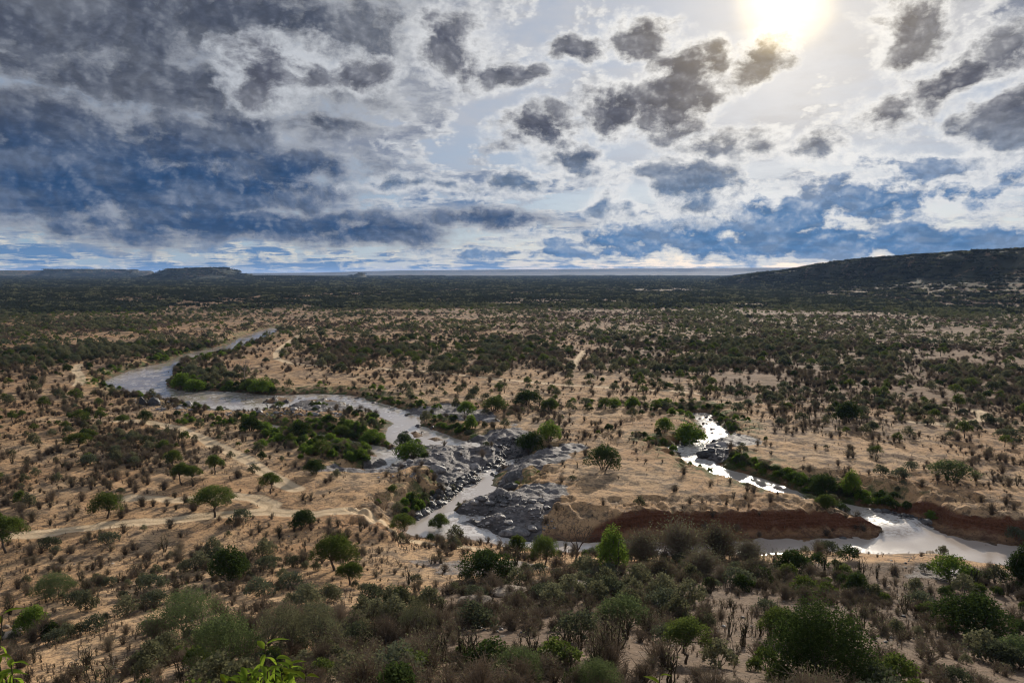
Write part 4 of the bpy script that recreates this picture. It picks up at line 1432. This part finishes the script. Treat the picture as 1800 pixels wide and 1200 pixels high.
BOULDER_FIELDS = [
    ([(806, 842), (862, 816), (884, 826), (852, 848), (812, 868), (790, 882), (760, 902), (735, 918), (728, 905), (752, 878), (780, 850)], 104, 0.45, 1.3, V_DROCK,
     'dark rounded boulder in the boulder bank left of the chute', 'boulders banked along the chute'),
    ([(885, 775), (915, 768), (935, 790), (920, 812), (880, 820), (868, 800)], 30, 0.4, 1.1, V_DROCK,
     'dark boulder at the head of the chute', 'boulders at the head of the chute'),
    ([(800, 885), (860, 872), (930, 868), (970, 890), (975, 930), (900, 940), (840, 925)], 28, 0.35, 1.3, V_GROCK,
     'grey broken rock at the foot of the sandy spit', 'rocks at the foot of the spit'),
    ([(690, 795), (780, 788), (880, 768), (900, 800), (840, 835), (760, 840), (660, 845)], 28, 0.35, 1.2, V_GROCK,
     'grey broken rock in the wide rapids between the channels', 'rocks in the wide rapids'),
    ([(845, 880), (885, 868), (905, 878), (880, 892), (850, 896)], 12, 0.4, 0.9, V_DROCK,
     'dark boulder right of the chute above the cracked slabs', 'boulders right of the chute'),
    ([(1172, 786), (1235, 770), (1285, 776), (1275, 806), (1228, 812), (1195, 798)], 24, 0.4, 1.2, V_DROCK,
     'dark wet rock in the white right-hand channel', 'rocks in the right-hand channel'),
    ([(1510, 892), (1560, 898), (1625, 912), (1640, 928), (1590, 930), (1545, 918)], 34, 0.4, 1.1, V_DROCK,
     'dark wet rock in the small rapids at the confluence', 'rocks in the confluence rapids'),
    ([(235, 700), (290, 704), (350, 718), (330, 728), (260, 720), (228, 708)], 16, 0.5, 1.4, V_GROCK,
     'grey rock on the left shore of the upper river', 'rocks on the upper left shore'),
    ([(380, 722), (450, 716), (560, 712), (640, 722), (600, 732), (480, 730), (400, 732)], 24, 0.6, 1.6, V_GROCK,
     'flat grey rock in the ledges below the upper river', 'rocks in the upper ledges'),
]


def sample_poly(rng, poly, n):
    p = np.array(poly, float)
    out = []
    while len(out) < n:
        c = rng.uniform(p.min(0), p.max(0), (n, 2))
        ins = poly_sdf(c[:, 0], c[:, 1], p) < 0
        out.extend(c[ins].tolist())
    return out[:n]


rngb = np.random.default_rng(77)
SMALL_STONES = []
_ONES = ['', 'first', 'second', 'third', 'fourth', 'fifth', 'sixth', 'seventh', 'eighth', 'ninth', 'tenth', 'eleventh', 'twelfth', 'thirteenth', 'fourteenth',
         'fifteenth', 'sixteenth', 'seventeenth', 'eighteenth', 'nineteenth']
_TENS = {2: ('twentieth', 'twenty'), 3: ('thirtieth', 'thirty'), 4: ('fortieth', 'forty'), 5: ('fiftieth', 'fifty'), 6: ('sixtieth', 'sixty'),
         7: ('seventieth', 'seventy'), 8: ('eightieth', 'eighty'), 9: ('ninetieth', 'ninety')}


def ordinal(n, word='closest'):
    n += 1
    if n == 1:
        return word
    if n > 99:
        return ('hundredth ' if n == 100 else 'hundred-and-%s ' % _ONES[n - 100]) + word
    if n < 20:
        return _ONES[n] + ' ' + word
    t_ = _TENS[n // 10]
    return (t_[0] if n % 10 == 0 else t_[1] + '-' + _ONES[n % 10]) + ' ' + word


for poly, n, s0, s1, ms, lab, grp in BOULDER_FIELDS:
    sizes = sorted((s0 + (s1 - s0) * rngb.random() ** 2.0 for _ in range(n)), reverse=True)
    for k_, ((px, py), s) in enumerate(zip(sample_poly(rngb, poly, n), sizes)):
        x, y, z = ground_point(px, py)
        o = link('boulder', ms[rngb.integers(len(ms))], None, (x, y, z + 0.12 * s), rngb.uniform(0, 6.28),
                 (s, s * rngb.uniform(.7, 1.1), s * rngb.uniform(.7, 1.1)), label=ordinal(k_, 'largest') + ' ' + lab, category='boulder', group=grp)
    for px, py in sample_poly(rngb, poly, 7 * n):
        x, y, z = ground_point(px, py)
        SMALL_STONES.append(((x, y, z), s0 * (0.35 + 0.6 * rngb.random()), ms[rngb.integers(len(ms))]))

# ------------------------------------------------------------------ a near shrub with broad drooping leaves, on the edge where the photographer stands
def leaf_mesh(seed, L=0.12, W=0.036):
    rng = np.random.default_rng(seed)
    k = 7
    t = np.linspace(0, 1, k)
    wid = W * np.sin(np.clip(t * 1.05, 0, 1) * math.pi) ** 0.8 * (1 - 0.25 * t)
    drop = -L * 0.62 * t ** 1.8
    x = L * t * (1 - 0.12 * t)
    cen = np.stack([x, np.zeros(k), drop], 1)
    lft = np.stack([x, wid / 2, drop + 0.22 * wid], 1)
    rgt = np.stack([x, -wid / 2, drop + 0.22 * wid], 1)
    V = np.concatenate([cen, lft, rgt])
    q = [(i, i + 1, k + i + 1, k + i) for i in range(k - 1)] + [(i, 2 * k + i, 2 * k + i + 1, i + 1) for i in range(k - 1)]
    return mesh_from('leaf', V, np.array(q), [M_LUSH], smooth=True)


V_LEAF = [leaf_mesh(1, 0.085, 0.030), leaf_mesh(2, 0.10, 0.034), leaf_mesh(3, 0.07, 0.028)]


def broadleaf(px, py, dist, stems, nl, label, seed, spread=0.5):
    """stems that rise into the picture from the ground below its lower edge; px,py is the top of the tallest shoot"""
    rng = np.random.default_rng(seed)
    d = ray(px, py)
    tip = np.array([0, 0, CAM_H]) + d * dist / d[1]
    gz = float(height_at(tip[0], tip[1]))
    e = bpy.data.objects.new('broad_leaved_shrub', None)
    e.location = (tip[0], tip[1], gz)
    e['label'] = label
    e['category'] = 'shrub'
    COL.objects.link(e)
    B = Build()
    H = tip[2] - gz
    for s in range(stems):
        off = np.array([0, 0.0]) if s == 0 else rng.uniform(-spread, spread, 2) * [1, .6]
        hh = H if s == 0 else H - rng.uniform(0.06, 0.24)
        p = bent(rng, (off[0] * .3, off[1] * .3, -0.1), (off[0], off[1], hh), 8, 0.03)
        B.tube(p, np.linspace(0.012, 0.003, 8), 5)
        for k in range(nl):
            t = 1 - 0.34 / H * (k / nl) ** 1.1
            pos = np.array([np.interp(t, np.linspace(0, 1, 8), p[:, c]) for c in range(3)])
            o = link('leaf', V_LEAF[rng.integers(3)], e, tuple(pos), 0, float(rng.uniform(.8, 1.25)))
            o.rotation_euler = (rng.uniform(-.5, .5), rng.uniform(0.1, 0.9) if k > 1 else -0.7, k * 2.4 + rng.uniform(-.5, .5))
    link('stem', B.mesh('stem', M_STALK), e)


broadleaf(466, 1134, 3.6, 22, 15, 'bright green broad-leaved shrub rising at the bottom edge near the camera', 5, 0.20)
broadleaf(20, 1168, 3.4, 13, 14, 'bright green leaves of a near shrub in the bottom left corner', 6, 0.13)
broadleaf(4, 1080, 3.6, 2, 7, 'few dark green leaves of a near shrub poking in at the left edge', 7, 0.05)
broadleaf(1160, 1188, 3.8, 2, 7, 'pale leafy shoot tips at the bottom edge right of centre', 8, 0.10)

# fallen dead branch on the near slope
def dead_branch(px, py, seed, L, label):
    rng = np.random.default_rng(seed)
    x, y, z = ground_point(px, py)
    B = Build()
    main = bent(rng, (-L / 2, 0, 0.10), (L / 2, 0.3 * L, 0.25), 7, 0.12)
    B.tube(main, np.linspace(0.07, 0.02, 7), 6)
    for k in range(7):
        a = main[rng.integers(1, 6)]
        b = a + rng.normal(size=3) * [0.3 * L, 0.2 * L, 0.1 * L] + [0, 0, 0.16 * L]
        B.tube(bent(rng, a, b, 5, 0.15), np.linspace(0.035, 0.01, 5), 5)
    link('dead_branch', B.mesh('dead_branch', M_PALEBARK), None, (x, y, z), rng.uniform(-.6, .6), label=label, category='branch')


dead_branch(222, 1176, 3, 3.2, 'grey forked dead branch lying at the lower left')
dead_branch(12, 1060, 4, 3.0, 'crooked dead branch on the sand by the left edge')
dead_branch(458, 932, 5, 4.5, 'long fallen dead trunk on the sand near the round dark bush')
dead_branch(1610, 985, 6, 3.0, 'twisted dead branch on the near shore of the glinting pool')
dead_branch(590, 1132, 8, 3.5, 'pale dead branch under the dusky acacias')


# ------------------------------------------------------------------ the plant cover of the plain and slopes
def joined(parts, name):
    """trunk and crown of a shape in one mesh, for plants too small to show their parts"""
    vs, qs, ix, off, mats = [], [], [], 0, []
    for k, m in enumerate(parts):
        a = np.empty(len(m.vertices) * 3, dtype=np.float32)
        m.vertices.foreach_get('co', a)
        q = np.empty(len(m.loops), dtype=np.int32)
        m.loops.foreach_get('vertex_index', q)
        vs.append(a.reshape(-1, 3)); qs.append(q.reshape(-1, 4) + off)
        ix.append(np.full(len(q) // 4, k, dtype=np.int32))
        off += len(a) // 3
        mats.append(m.materials[0])
    return mesh_from(name, np.concatenate(vs), np.concatenate(qs), mats, np.concatenate(ix))


S_GREEN = [joined(bush(500 + i, 2.6, w, 1300, 0.23, 11, M_ACACIA, 4), 'green_bush') for i, w in enumerate([3.2, 2.7, 3.8])]
S_DARK = [joined(bush(510 + i, 2.6, w, 1300, 0.22, 11, M_DARK, 4), 'dark_bush') for i, w in enumerate([3.0, 3.8])]
S_PALE = [joined(bush(520 + i, 2.3, w, 1200, 0.20, 11, M_GREY if i == 1 else M_OLIVE, 5), 'olive_bush') for i, w in enumerate([3.2, 3.6, 2.8])]
S_BRIGHT = [joined(bush(530 + i, 2.3, w, 1200, 0.24, 10, M_BRIGHT, 4), 'riverside_shrub') for i, w in enumerate([2.8, 3.6])]
S_ACA = [joined(acacia(540 + i, 4.6, w, .36, .4, 1900, 0.24, 11, M_ACACIA), 'small_acacia') for i, w in enumerate([5.0, 4.2])]
S_TWIG, S_TWIGBIG, S_STALK = V_TWIG, V_TWIGBIG, V_STALK
F_OLIVE = [far_bush(600 + i, 2.7, w) for i, w in enumerate([3.6, 4.2, 3.0])]
F_DARK = [far_bush(610 + i, 3.0, w, mat=M_GREY) for i, w in enumerate([4.0, 3.4])]
F_GREEN = [far_bush(620 + i, 2.8, w, mat=M_ACACIA) for i, w in enumerate([3.8, 3.2])]
F_TWIG = [far_bush(630 + i, 1.7, 2.8, 70, 0.42, M_TWIG, 5) for i in range(2)]
C_FAR = [far_clump(640 + i, mat=M_SHADE_THICKET) for i in range(5)] + [far_clump(650 + i, mat=M_OLIVE) for i in range(1)]

KEEPA = np.array(KEEP)
rng = np.random.default_rng(2024)
OPEN = [(1150, 835, 210, 70, .97), (1380, 820, 90, 50, .6), (1500, 800, 230, 62, .62), (480, 640, 110, 34, .9), (90, 690, 150, 45, .55), (160, 660, 70, 30, .6),
        (900, 690, 260, 26, .75), (560, 668, 120, 14, .7), (430, 800, 90, 40, .6), (60, 770, 90, 30, .6), (300, 930, 260, 40, .55), (600, 850, 70, 40, .8),
        (560, 900, 140, 40, .5), (360, 600, 90, 12, .6), (430, 565, 60, 8, .7), (1020, 640, 90, 40, .4), (1100, 740, 160, 30, .75), (1720, 870, 150, 40, .5), (1290, 720, 60, 30, .4),
        (340, 538, 34, 9, .95), (1560, 985, 230, 15, .93), (1800, 1000, 150, 22, .9), (900, 905, 60, 60, .8)]
DENSE = [(150, 600, 260, 42, 1.5), (250, 790, 110, 40, 2.2), (330, 690, 60, 26, 1.2), (90, 730, 120, 28, 1.2), (1250, 600, 420, 60, .6), (620, 600, 110, 40, 1.0),
         (1150, 950, 130, 40, 1.8), (560, 1130, 140, 60, 1.0), (1500, 1010, 240, 40, .6)]


def cover(x, y, z):
    px, py = to_px(x, y, z)
    f = np.ones(len(x))
    for a, b, ra, rb, k in OPEN:
        f *= 1 - k * np.exp(-(((px - a) / ra) ** 2 + ((py - b) / rb) ** 2) ** 1.5)
    g = np.zeros(len(x))
    for a, b, ra, rb, k in DENSE:
        g += k * np.exp(-(((px - a) / ra) ** 2 + ((py - b) / rb) ** 2))
    far_rim = 1.3 * sst(px, 1240, 1400) * np.exp(-((py - np.interp(px, CREST_X, CREST_Y) - 14) / 16) ** 2)
    f = f * (1 + g + far_rim)
    return f, px, py


def scatter(d0, d1, rho_max, fn, half=40.0):
    """points in the wedge between two distances; fn returns the wanted density at each"""
    area = math.radians(2 * half) * 0.5 * (d1 * d1 - d0 * d0)
    n = int(area * rho_max)
    D = np.sqrt(rng.uniform(d0 * d0, d1 * d1, n))
    a = np.radians(rng.uniform(-half, half, n))
    x, y = D * np.sin(a), D * np.cos(a)
    z = height_at(x, y)
    rho = fn(x, y, z, D)
    wd = field_at(G_WATER, x, y)
    rho = rho * (wd > 0.9) * (field_at(G_TRK, x, y) > 2.0) * (1 - 0.93 * np.clip(field_at(G_ROCK, x, y) * 1.6, 0, 1) * (D < 420))
    rho = rho * (1 + 1.0 * field_at(G_DARK, x, y))
    rho = rho * (1 - 0.55 * (field_at(G_RED, x, y) > 0.5))
    k = rng.random(n) * rho_max < rho
    x, y, z = x[k], y[k], z[k]
    if len(KEEPA) and d0 < 300:
        ok = np.ones(len(x), bool)
        for kx, ky, kr in KEEPA:
            ok &= (x - kx) ** 2 + (y - ky) ** 2 > (kr * 0.8) ** 2
        x, y, z = x[ok], y[ok], z[ok]
    return np.stack([x, y, z], 1)


def patch(x, y, s, off=0.0):
    return fbm(x / s + off, y / s - off, 3)


SETS = []   # (kind, meshes, points, scales)


def add(kind, meshes, pts, s0, s1, flat=None, pw=1.4):
    if len(pts):
        s = s0 + (s1 - s0) * rng.random(len(pts)) ** pw
        SETS.append((kind, meshes, pts, s))


def near_f(base, s=14.0, off=0.0, lo=.42, hi=.60):
    def f(x, y, z, D):
        c, px, py = cover(x, y, z)
        return base * c * (0.14 + 1.55 * sst(patch(x, y, s, off), lo + .03, hi))
    return f


def slope_f(base, s=14.0, off=0.0):
    g = near_f(base, s, off)
    return lambda x, y, z, D: g(x, y, z, D) * (1 + 0.9 * field_at(G_LIT, x, y))


# slope in front of the camera
add('dry_shrub', S_TWIG, scatter(34, 135, .60, slope_f(.17)), .4, 1.5, pw=1.8)
add('thorn_bush', S_TWIGBIG, scatter(34, 135, .16, slope_f(.034, 18, 3)), .4, 1.05)
add('stalk_shrub', S_STALK, scatter(34, 135, .08, slope_f(.018, 16, 5)), .5, 1.3)
add('olive_bush', S_PALE, scatter(34, 135, .06, slope_f(.024, 22, 9)), .4, 1.25)
add('green_bush', S_GREEN + S_DARK, scatter(34, 135, .03, slope_f(.0085, 22, 12)), .4, 1.05)
# sandy flats between the slope and the river, and the banks
add('dry_shrub', S_TWIG, scatter(135, 300, .30, near_f(.075)), .45, 1.6, pw=1.5)
add('thorn_bush', S_TWIGBIG, scatter(135, 300, .14, near_f(.030, 24, 3)), .4, 1.0)
add('stalk_shrub', S_STALK, scatter(135, 300, .03, near_f(.0070, 20, 5)), .5, 1.2)
add('olive_bush', S_PALE, scatter(135, 300, .05, near_f(.0100, 26, 9)), .45, 1.3)
add('green_bush', S_GREEN + S_DARK, scatter(135, 300, .03, near_f(.0032, 26, 12)), .4, 1.2)


def bank_f(base):
    def f(x, y, z, D):
        wd = field_at(G_WATER, x, y)
        px, py = to_px(x, y, z)
        side = np.where((px > 950) & (py > 790), (x * 0 + (wd < 6) * ((py < 0.28 * (px - 1250) + 838))), 1.0)
        return base * (wd > 0.8) * (wd < 8.5) * np.where(D < 150, 0.0, 1.0) * side * sst(patch(x, y, 9, 2), .38, .55)
    return f


add('riverside_shrub', S_BRIGHT, scatter(140, 480, .12, bank_f(.050)), .35, 1.0)
add('dark_bush', S_DARK, scatter(140, 480, .05, bank_f(.020)), .4, .95)
add('riverside_shrub', S_BRIGHT, scatter(150, 330, .09, lambda x, y, z, D: .05 * np.exp(-(((to_px(x, y, z)[0] - 560) / 130) ** 2 + ((to_px(x, y, z)[1] - 775) / 32) ** 2) ** 2)), .4, 1.0)
add('dark_bush', S_DARK, scatter(150, 330, .04, lambda x, y, z, D: .016 * np.exp(-(((to_px(x, y, z)[0] - 560) / 130) ** 2 + ((to_px(x, y, z)[1] - 775) / 34) ** 2) ** 2)), .4, 1.0)
# green belts along the channels
BELT = [
    ([(530, 735), (600, 735), (680, 765), (690, 785), (640, 780), (560, 755)], 42, .5, 1.0), ([(440, 745), (520, 765), (600, 785), (672, 812), (640, 818), (560, 803), (470, 778)], 95, .45, 1.1),
    ([(300, 665), (350, 668), (430, 680), (500, 690), (520, 695), (430, 691), (340, 688), (296, 680)], 60, .5, 1.15), ([(265, 625), (345, 608), (400, 596), (396, 605), (340, 615), (300, 629), (270, 636)], 46, .6, 1.3),
    ([(467, 701), (490, 698), (512, 701), (490, 705)], 12, .4, .7), ([(512, 711), (550, 703), (600, 706), (608, 711), (560, 715)], 30, .4, .75), ([(742, 744), (800, 750), (830, 760), (825, 769), (770, 755)], 26, .4, .8),
    ([(1272, 812), (1350, 836), (1440, 868), (1540, 888), (1610, 900), (1540, 880), (1450, 856), (1350, 822), (1290, 802)], 80, .45, 1.0), ([(1250, 722), (1275, 735), (1300, 760), (1285, 758), (1262, 740)], 22, .4, .8),
    ([(640, 694), (700, 705), (790, 719), (760, 722), (690, 713)], 30, .4, .8), ([(715, 880), (765, 868), (748, 896), (712, 906)], 26, .4, .8), ([(1000, 706), (1260, 712), (1255, 722), (1000, 722)], 36, .4, .8),
    ([(350, 626), (405, 612), (450, 596), (470, 590), (460, 602), (410, 622), (360, 634)], 30, .6, 1.3), ([(330, 735), (400, 735), (440, 745), (380, 752), (310, 745)], 26, .4, .9),
]
rng_b = np.random.default_rng(91)
for poly, n, a, b in BELT:
    P_ = np.array([ground_point(*q) for q in sample_poly(rng_b, poly, n)])
    P_ = P_[field_at(G_WATER, P_[:, 0], P_[:, 1]) > 0.2]
    k_ = int(len(P_) * 0.55)
    add('riverside_shrub', S_BRIGHT, P_[:k_], a, b)
    add('dark_bush', S_DARK, P_[k_:int(len(P_) * .8)], a, b)
    add('olive_bush', S_PALE, P_[int(len(P_) * .8):], a, b)
# plain beyond the river
add('olive_bush', S_PALE, scatter(225, 300, .06, lambda x, y, z, D: near_f(.014, 40, 9, .38, .58)(x, y, z, D) * sst(to_px(x, y, z)[0], 620, 760)), .5, 1.5)
add('dry_shrub', S_TWIG, scatter(300, 480, .08, near_f(.030, 40)), .7, 1.8)
add('thorn_bush', S_TWIGBIG, scatter(300, 520, .12, near_f(.036, 45, 3)), .5, 1.3)
add('olive_bush', S_PALE, scatter(300, 520, .09, near_f(.017, 60, 9, .40, .60)), .45, 2.1, pw=1.8)
add('dark_bush', S_DARK, scatter(300, 520, .04, near_f(.0045, 50, 12)), .5, 1.4)
add('small_acacia', S_ACA, scatter(180, 520, .02, near_f(.0022, 50, 15)), .5, 1.15)


def plain_f(base, s, off=0.0):
    def f(x, y, z, D):
        c, px, py = cover(x, y, z)
        return base * c * (0.12 + 1.6 * sst(patch(x, y, s, off), .43, .59)) * (1 + 1.0 * sst(D, 820, 980))
    return f


add('far', F_OLIVE, scatter(520, 1050, .09, plain_f(.0070, 90, 9)), .45, 2.1, pw=1.7)
add('far', F_DARK, scatter(520, 1050, .05, plain_f(.0036, 70, 2)), .45, 1.9, pw=1.7)
add('far', F_GREEN, scatter(520, 1050, .03, plain_f(.0022, 60, 5)), .6, 1.5)
add('far', F_TWIG, scatter(480, 850, .08, plain_f(.020, 50, 7)), .6, 1.7)


def clump_f(base, a=.34, b=.52):
    def f(x, y, z, D):
        c, px, py = cover(x, y, z)
        return base * np.clip(c, 0, 2.2) * (0.30 + 0.90 * sst(patch(x, y, 150, 4), a, b))
    return f


add('clump', C_FAR, scatter(960, 2600, .0085, clump_f(.0038), 39), .75, 1.25)
add('clump', C_FAR, scatter(2600, 7500, .0014, clump_f(.0010), 38.5), 1.2, 2.0)


# ------------------------------------------------------------------ the plants that show largest are objects of their own, the rest is cover
LANDMARK = [
    (377, 909, 'lone umbrella acacia on the sand'), (187, 911, 'rounded acacia on the left sand'), (12, 972, 'leaning acacia at the left edge'),
    (475, 868, 'small acacia beside the dirt track'), (328, 850, 'pair of touching acacias'), (709, 944, 'flat-topped acacia by the pool'),
    (590, 1002, 'broad acacia below the pool'), (957, 992, 'grey-green acacia by the pool'), (1012, 988, 'dark leafless tree'),
    (1075, 1006, 'bright tree below the red bank'), (430, 668, 'bare dead tree'), (330, 1116, 'wide feathery acacia'), (95, 1052, 'thin acacia near the left edge'),
    (525, 1165, 'two dusky forked acacias'), (735, 1122, 'grey dusky acacia'), (912, 1198, 'feathery acacia at the bottom edge'),
    (1206, 1165, 'yellow-green acacia with bare trunk'), (1440, 1205, 'largest dark acacia'), (1712, 1126, 'big dark dome-shaped bush'),
    (1672, 1018, 'green bush on the right shore'), (1395, 1012, 'dark bush below the spit tip'), (1505, 1046, 'dark upright bush'),
    (1095, 1100, 'grey-green bush on the slope'), (855, 1018, 'wide dark bush below the pool'), (57, 1110, 'light green shrub by pale stones'),
    (403, 1020, 'dense dark bush on the slope'), (533, 926, 'round dark bush on the sand'), (1060, 826, 'dark tree on the spit'),
    (932, 797, 'dark bush above the rapids'), (1212, 782, 'thicket in the right channel bend'), (1495, 872, 'tall tree above the confluence'),
    (1490, 742, 'dark clump right of the channel'), (1672, 842, 'low wide bush on the right flat'), (722, 806, 'tongue tip between the channels'),
    (872, 722, 'wide bush on the far bank'), (1096, 718, 'two bushes under the earth step'), (527, 768, 'dark tree by the side pools'),
    (330, 686, 'thickets at the inner river bend'), (455, 692, 'yellow-green bush on the upper bank'), (262, 712, 'big dark boulders on the bank'),
    (137, 786, 'acacia left of the sandy clearing'), (490, 578, 'far end of the visible river'), (150, 650, 'sandy clearing by the river bend'),
    (1018, 632, 'short pale track on the plain'), (1500, 607, 'long pale track on the right plain'), (1725, 735, 'curved track on the right flat'),
    (720, 654, 'track across the middle plain'), (900, 1046, 'low brown outcrop on the slope'), (1165, 1068, 'dark stony ledge on the slope'),
]
GROUP = {'dry_shrub': 'low dry shrubs on the slopes and flats', 'thorn_bush': 'twiggy thorn bushes', 'stalk_shrub': 'upright stalk shrubs', 'olive_bush': 'olive bushes',
         'green_bush': 'small green bushes', 'dark_bush': 'small dark bushes', 'riverside_shrub': 'green shrubs along the water', 'small_acacia': 'small acacias of the plain'}
LOOK = {
    'dry_shrub': ('dry brown shrub', 'shrub', 300), 'thorn_bush': ('twiggy thorn bush', 'bush', 240),
    'stalk_shrub': ('upright dark-stalked shrub', 'shrub', 220), 'olive_bush': ('dull olive bush', 'bush', 260),
    'green_bush': ('leafy green bush', 'bush', 160), 'dark_bush': ('dark green bush', 'bush', 220),
    'riverside_shrub': ('bright riverside shrub', 'shrub', 280), 'small_acacia': ('small wild acacia', 'tree', 80),
}
REST = {}
for kind in list(LOOK):
    rows = []
    for k, meshes, pts, sc in SETS:
        if k != kind:
            continue
        px, py = to_px(pts[:, 0], pts[:, 1], pts[:, 2])
        vi = rng.integers(0, len(meshes), len(pts))
        for i in range(len(pts)):
            w0, h0 = ext_of([meshes[vi[i]]])
            size = sc[i] * h0 * FPX / pts[i, 1]
            seen = (-10 < px[i] < 1810) and (py[i] < 1200 + size)
            rows.append((size if seen else 0.0, pts[i], sc[i], meshes[vi[i]], px[i], py[i]))
    rows.sort(key=lambda r: -r[0])
    tally = {}
    text, cat, top = LOOK[kind]
    chosen = [r for r in rows[:top] if r[0] > 0]
    named = {}
    for r in chosen:                    # which landmark stands nearest, and on which side of it
        dist = [math.hypot(r[4] - lx, 1.6 * (r[5] - ly)) for lx, ly, _ in LANDMARK]
        q = int(np.argmin(dist))
        dx, dy = r[4] - LANDMARK[q][0], 1.6 * (r[5] - LANDMARK[q][1])
        side = ('left of' if dx < 0 else 'right of') if abs(dx) > abs(dy) else ('behind' if dy < 0 else 'in front of')
        named.setdefault((q, side), []).append((dist[q], r))
    for (q, side), members in named.items():
        members.sort(key=lambda m: m[0])
        for n_, (_, r) in enumerate(members):
            lab = '%s %s %s the %s' % (ordinal(n_), text, side, LANDMARK[q][2])
            link(kind, r[3], None, (r[1][0], r[1][1], r[1][2] - 0.04), rng.uniform(0, 6.28), float(r[2]),
                 label=lab, category=cat, group=GROUP[kind])
    for r in rows[top:]:
        REST.setdefault('low_scrub' if kind in ('dry_shrub', 'thorn_bush', 'stalk_shrub') else 'bushland', []).append((r[1], r[2], r[3]))
for k, meshes, pts, sc in SETS:
    if k in ('far', 'clump'):
        vi = rng.integers(0, len(meshes), len(pts))
        REST.setdefault('distant_bushland', []).extend((pts[i], sc[i], meshes[vi[i]]) for i in range(len(pts)))
# tufts of dead grass
tuft = np.concatenate([scatter(34, 140, 1.6, near_f(.75, 6)), scatter(140, 300, .45, near_f(.22, 8))])
REST['dry_grass'] = [(p, 0.5 + 0.9 * rng.random() ** 1.5, V_TUFT[rng.integers(3)]) for p in tuft]
REST['river_rubble'] = SMALL_STONES
# rubble on the stony slope
rub = scatter(34, 132, .30, lambda x, y, z, D: .26 * (0.15 + field_at(G_LIT, x, y)) * sst(patch(x, y, 7, 3), .42, .6))
REST['rubble'] = [(p, 0.06 + 0.26 * rng.random() ** 2.5, (V_TROCK + V_DROCK[:2])[rng.integers(6)]) for p in rub]


def instanced(name, items, label):
    """one object that carries thousands of plants: points with a shape number, turned into instances by geometry nodes"""
    meshes = []
    for it in items:
        if it[2] not in meshes:
            meshes.append(it[2])
    meshes.sort(key=lambda m: m.name)
    src = bpy.data.collections.new(name + '_shapes')
    for i, m in enumerate(meshes):
        o = bpy.data.objects.new('%s_%03d' % (name, i), m)
        src.objects.link(o)
    order = {m: i for i, m in enumerate(sorted(meshes, key=lambda m: [o.name for o in src.objects if o.data == m][0]))}
    P = np.array([it[0] for it in items], dtype=np.float32)
    me = bpy.data.meshes.new(name)
    me.vertices.add(len(P))
    me.vertices.foreach_set('co', P.ravel())
    for nm, typ, arr in (('size', 'FLOAT', np.array([it[1] for it in items], dtype=np.float32)),
                         ('turn', 'FLOAT', rng.uniform(0, 6.28, len(P)).astype(np.float32)),
                         ('shape', 'INT', np.array([order[it[2]] for it in items], dtype=np.int32))):
        a = me.attributes.new(nm, typ, 'POINT')
        a.data.foreach_set('value', arr)
    me.update()
    o = link(name, me, kind='stuff', label=label)
    ng = bpy.data.node_groups.new(name, 'GeometryNodeTree')
    ng.interface.new_socket('Geometry', in_out='INPUT', socket_type='NodeSocketGeometry')
    ng.interface.new_socket('Geometry', in_out='OUTPUT', socket_type='NodeSocketGeometry')
    N, L = ng.nodes, ng.links
    gi, go = N.new('NodeGroupInput'), N.new('NodeGroupOutput')
    ci = N.new('GeometryNodeCollectionInfo')
    ci.inputs['Collection'].default_value = src
    ci.inputs['Separate Children'].default_value = True
    ci.inputs['Reset Children'].default_value = True
    iop = N.new('GeometryNodeInstanceOnPoints')
    iop.inputs['Pick Instance'].default_value = True

    def named(nm, typ):
        n = N.new('GeometryNodeInputNamedAttribute')
        n.data_type = typ
        n.inputs['Name'].default_value = nm
        return n.outputs['Attribute']
    cx = N.new('ShaderNodeCombineXYZ')
    L.new(named('turn', 'FLOAT'), cx.inputs[2])
    L.new(gi.outputs[0], iop.inputs['Points'])
    L.new(ci.outputs[0], iop.inputs['Instance'])
    L.new(named('shape', 'INT'), iop.inputs['Instance Index'])
    L.new(cx.outputs[0], iop.inputs['Rotation'])
    L.new(named('size', 'FLOAT'), iop.inputs['Scale'])
    L.new(iop.outputs[0], go.inputs[0])
    md = o.modifiers.new('cover', 'NODES')
    md.node_group = ng
    return o


TEXT = {'low_scrub': 'low dry scrub scattered over slopes and flats', 'bushland': 'olive and green bushes of the middle plain',
        'distant_bushland': 'dense dark bushland out to the far mesas', 'rubble': 'loose brown stones on the near slope',
        'dry_grass': 'tufts of dead grass on the sand', 'river_rubble': 'small stones between the river boulders'}
for nm, items in REST.items():
    print('COVER', nm, len(items))
    instanced(nm, items, TEXT[nm])


# ------------------------------------------------------------------ the air: one even box of haze round the whole place
def haze_box():
    hx, y0, y1, z0, z1 = 46000.0, -3000.0, 46000.0, -12.0, 190.0
    v = [(x, y, z) for x in (-hx, hx) for y in (y0, y1) for z in (z0, z1)]
    f = [(0, 1, 3, 2), (4, 6, 7, 5), (0, 4, 5, 1), (2, 3, 7, 6), (0, 2, 6, 4), (1, 5, 7, 3)]
    m, t = new_mat('thin_air')
    pv = t.new('ShaderNodeVolumePrincipled')
    pv.inputs['Color'].default_value = (0.34, 0.55, 1.0, 1)
    pv.inputs['Density'].default_value = 0.000026
    pv.inputs['Anisotropy'].default_value = 0.2
    t.l.new(pv.outputs[0], t.out.inputs['Volume'])
    link('haze', mesh_from('haze', np.array(v), np.array(f), [m]), kind='stuff')


haze_box()
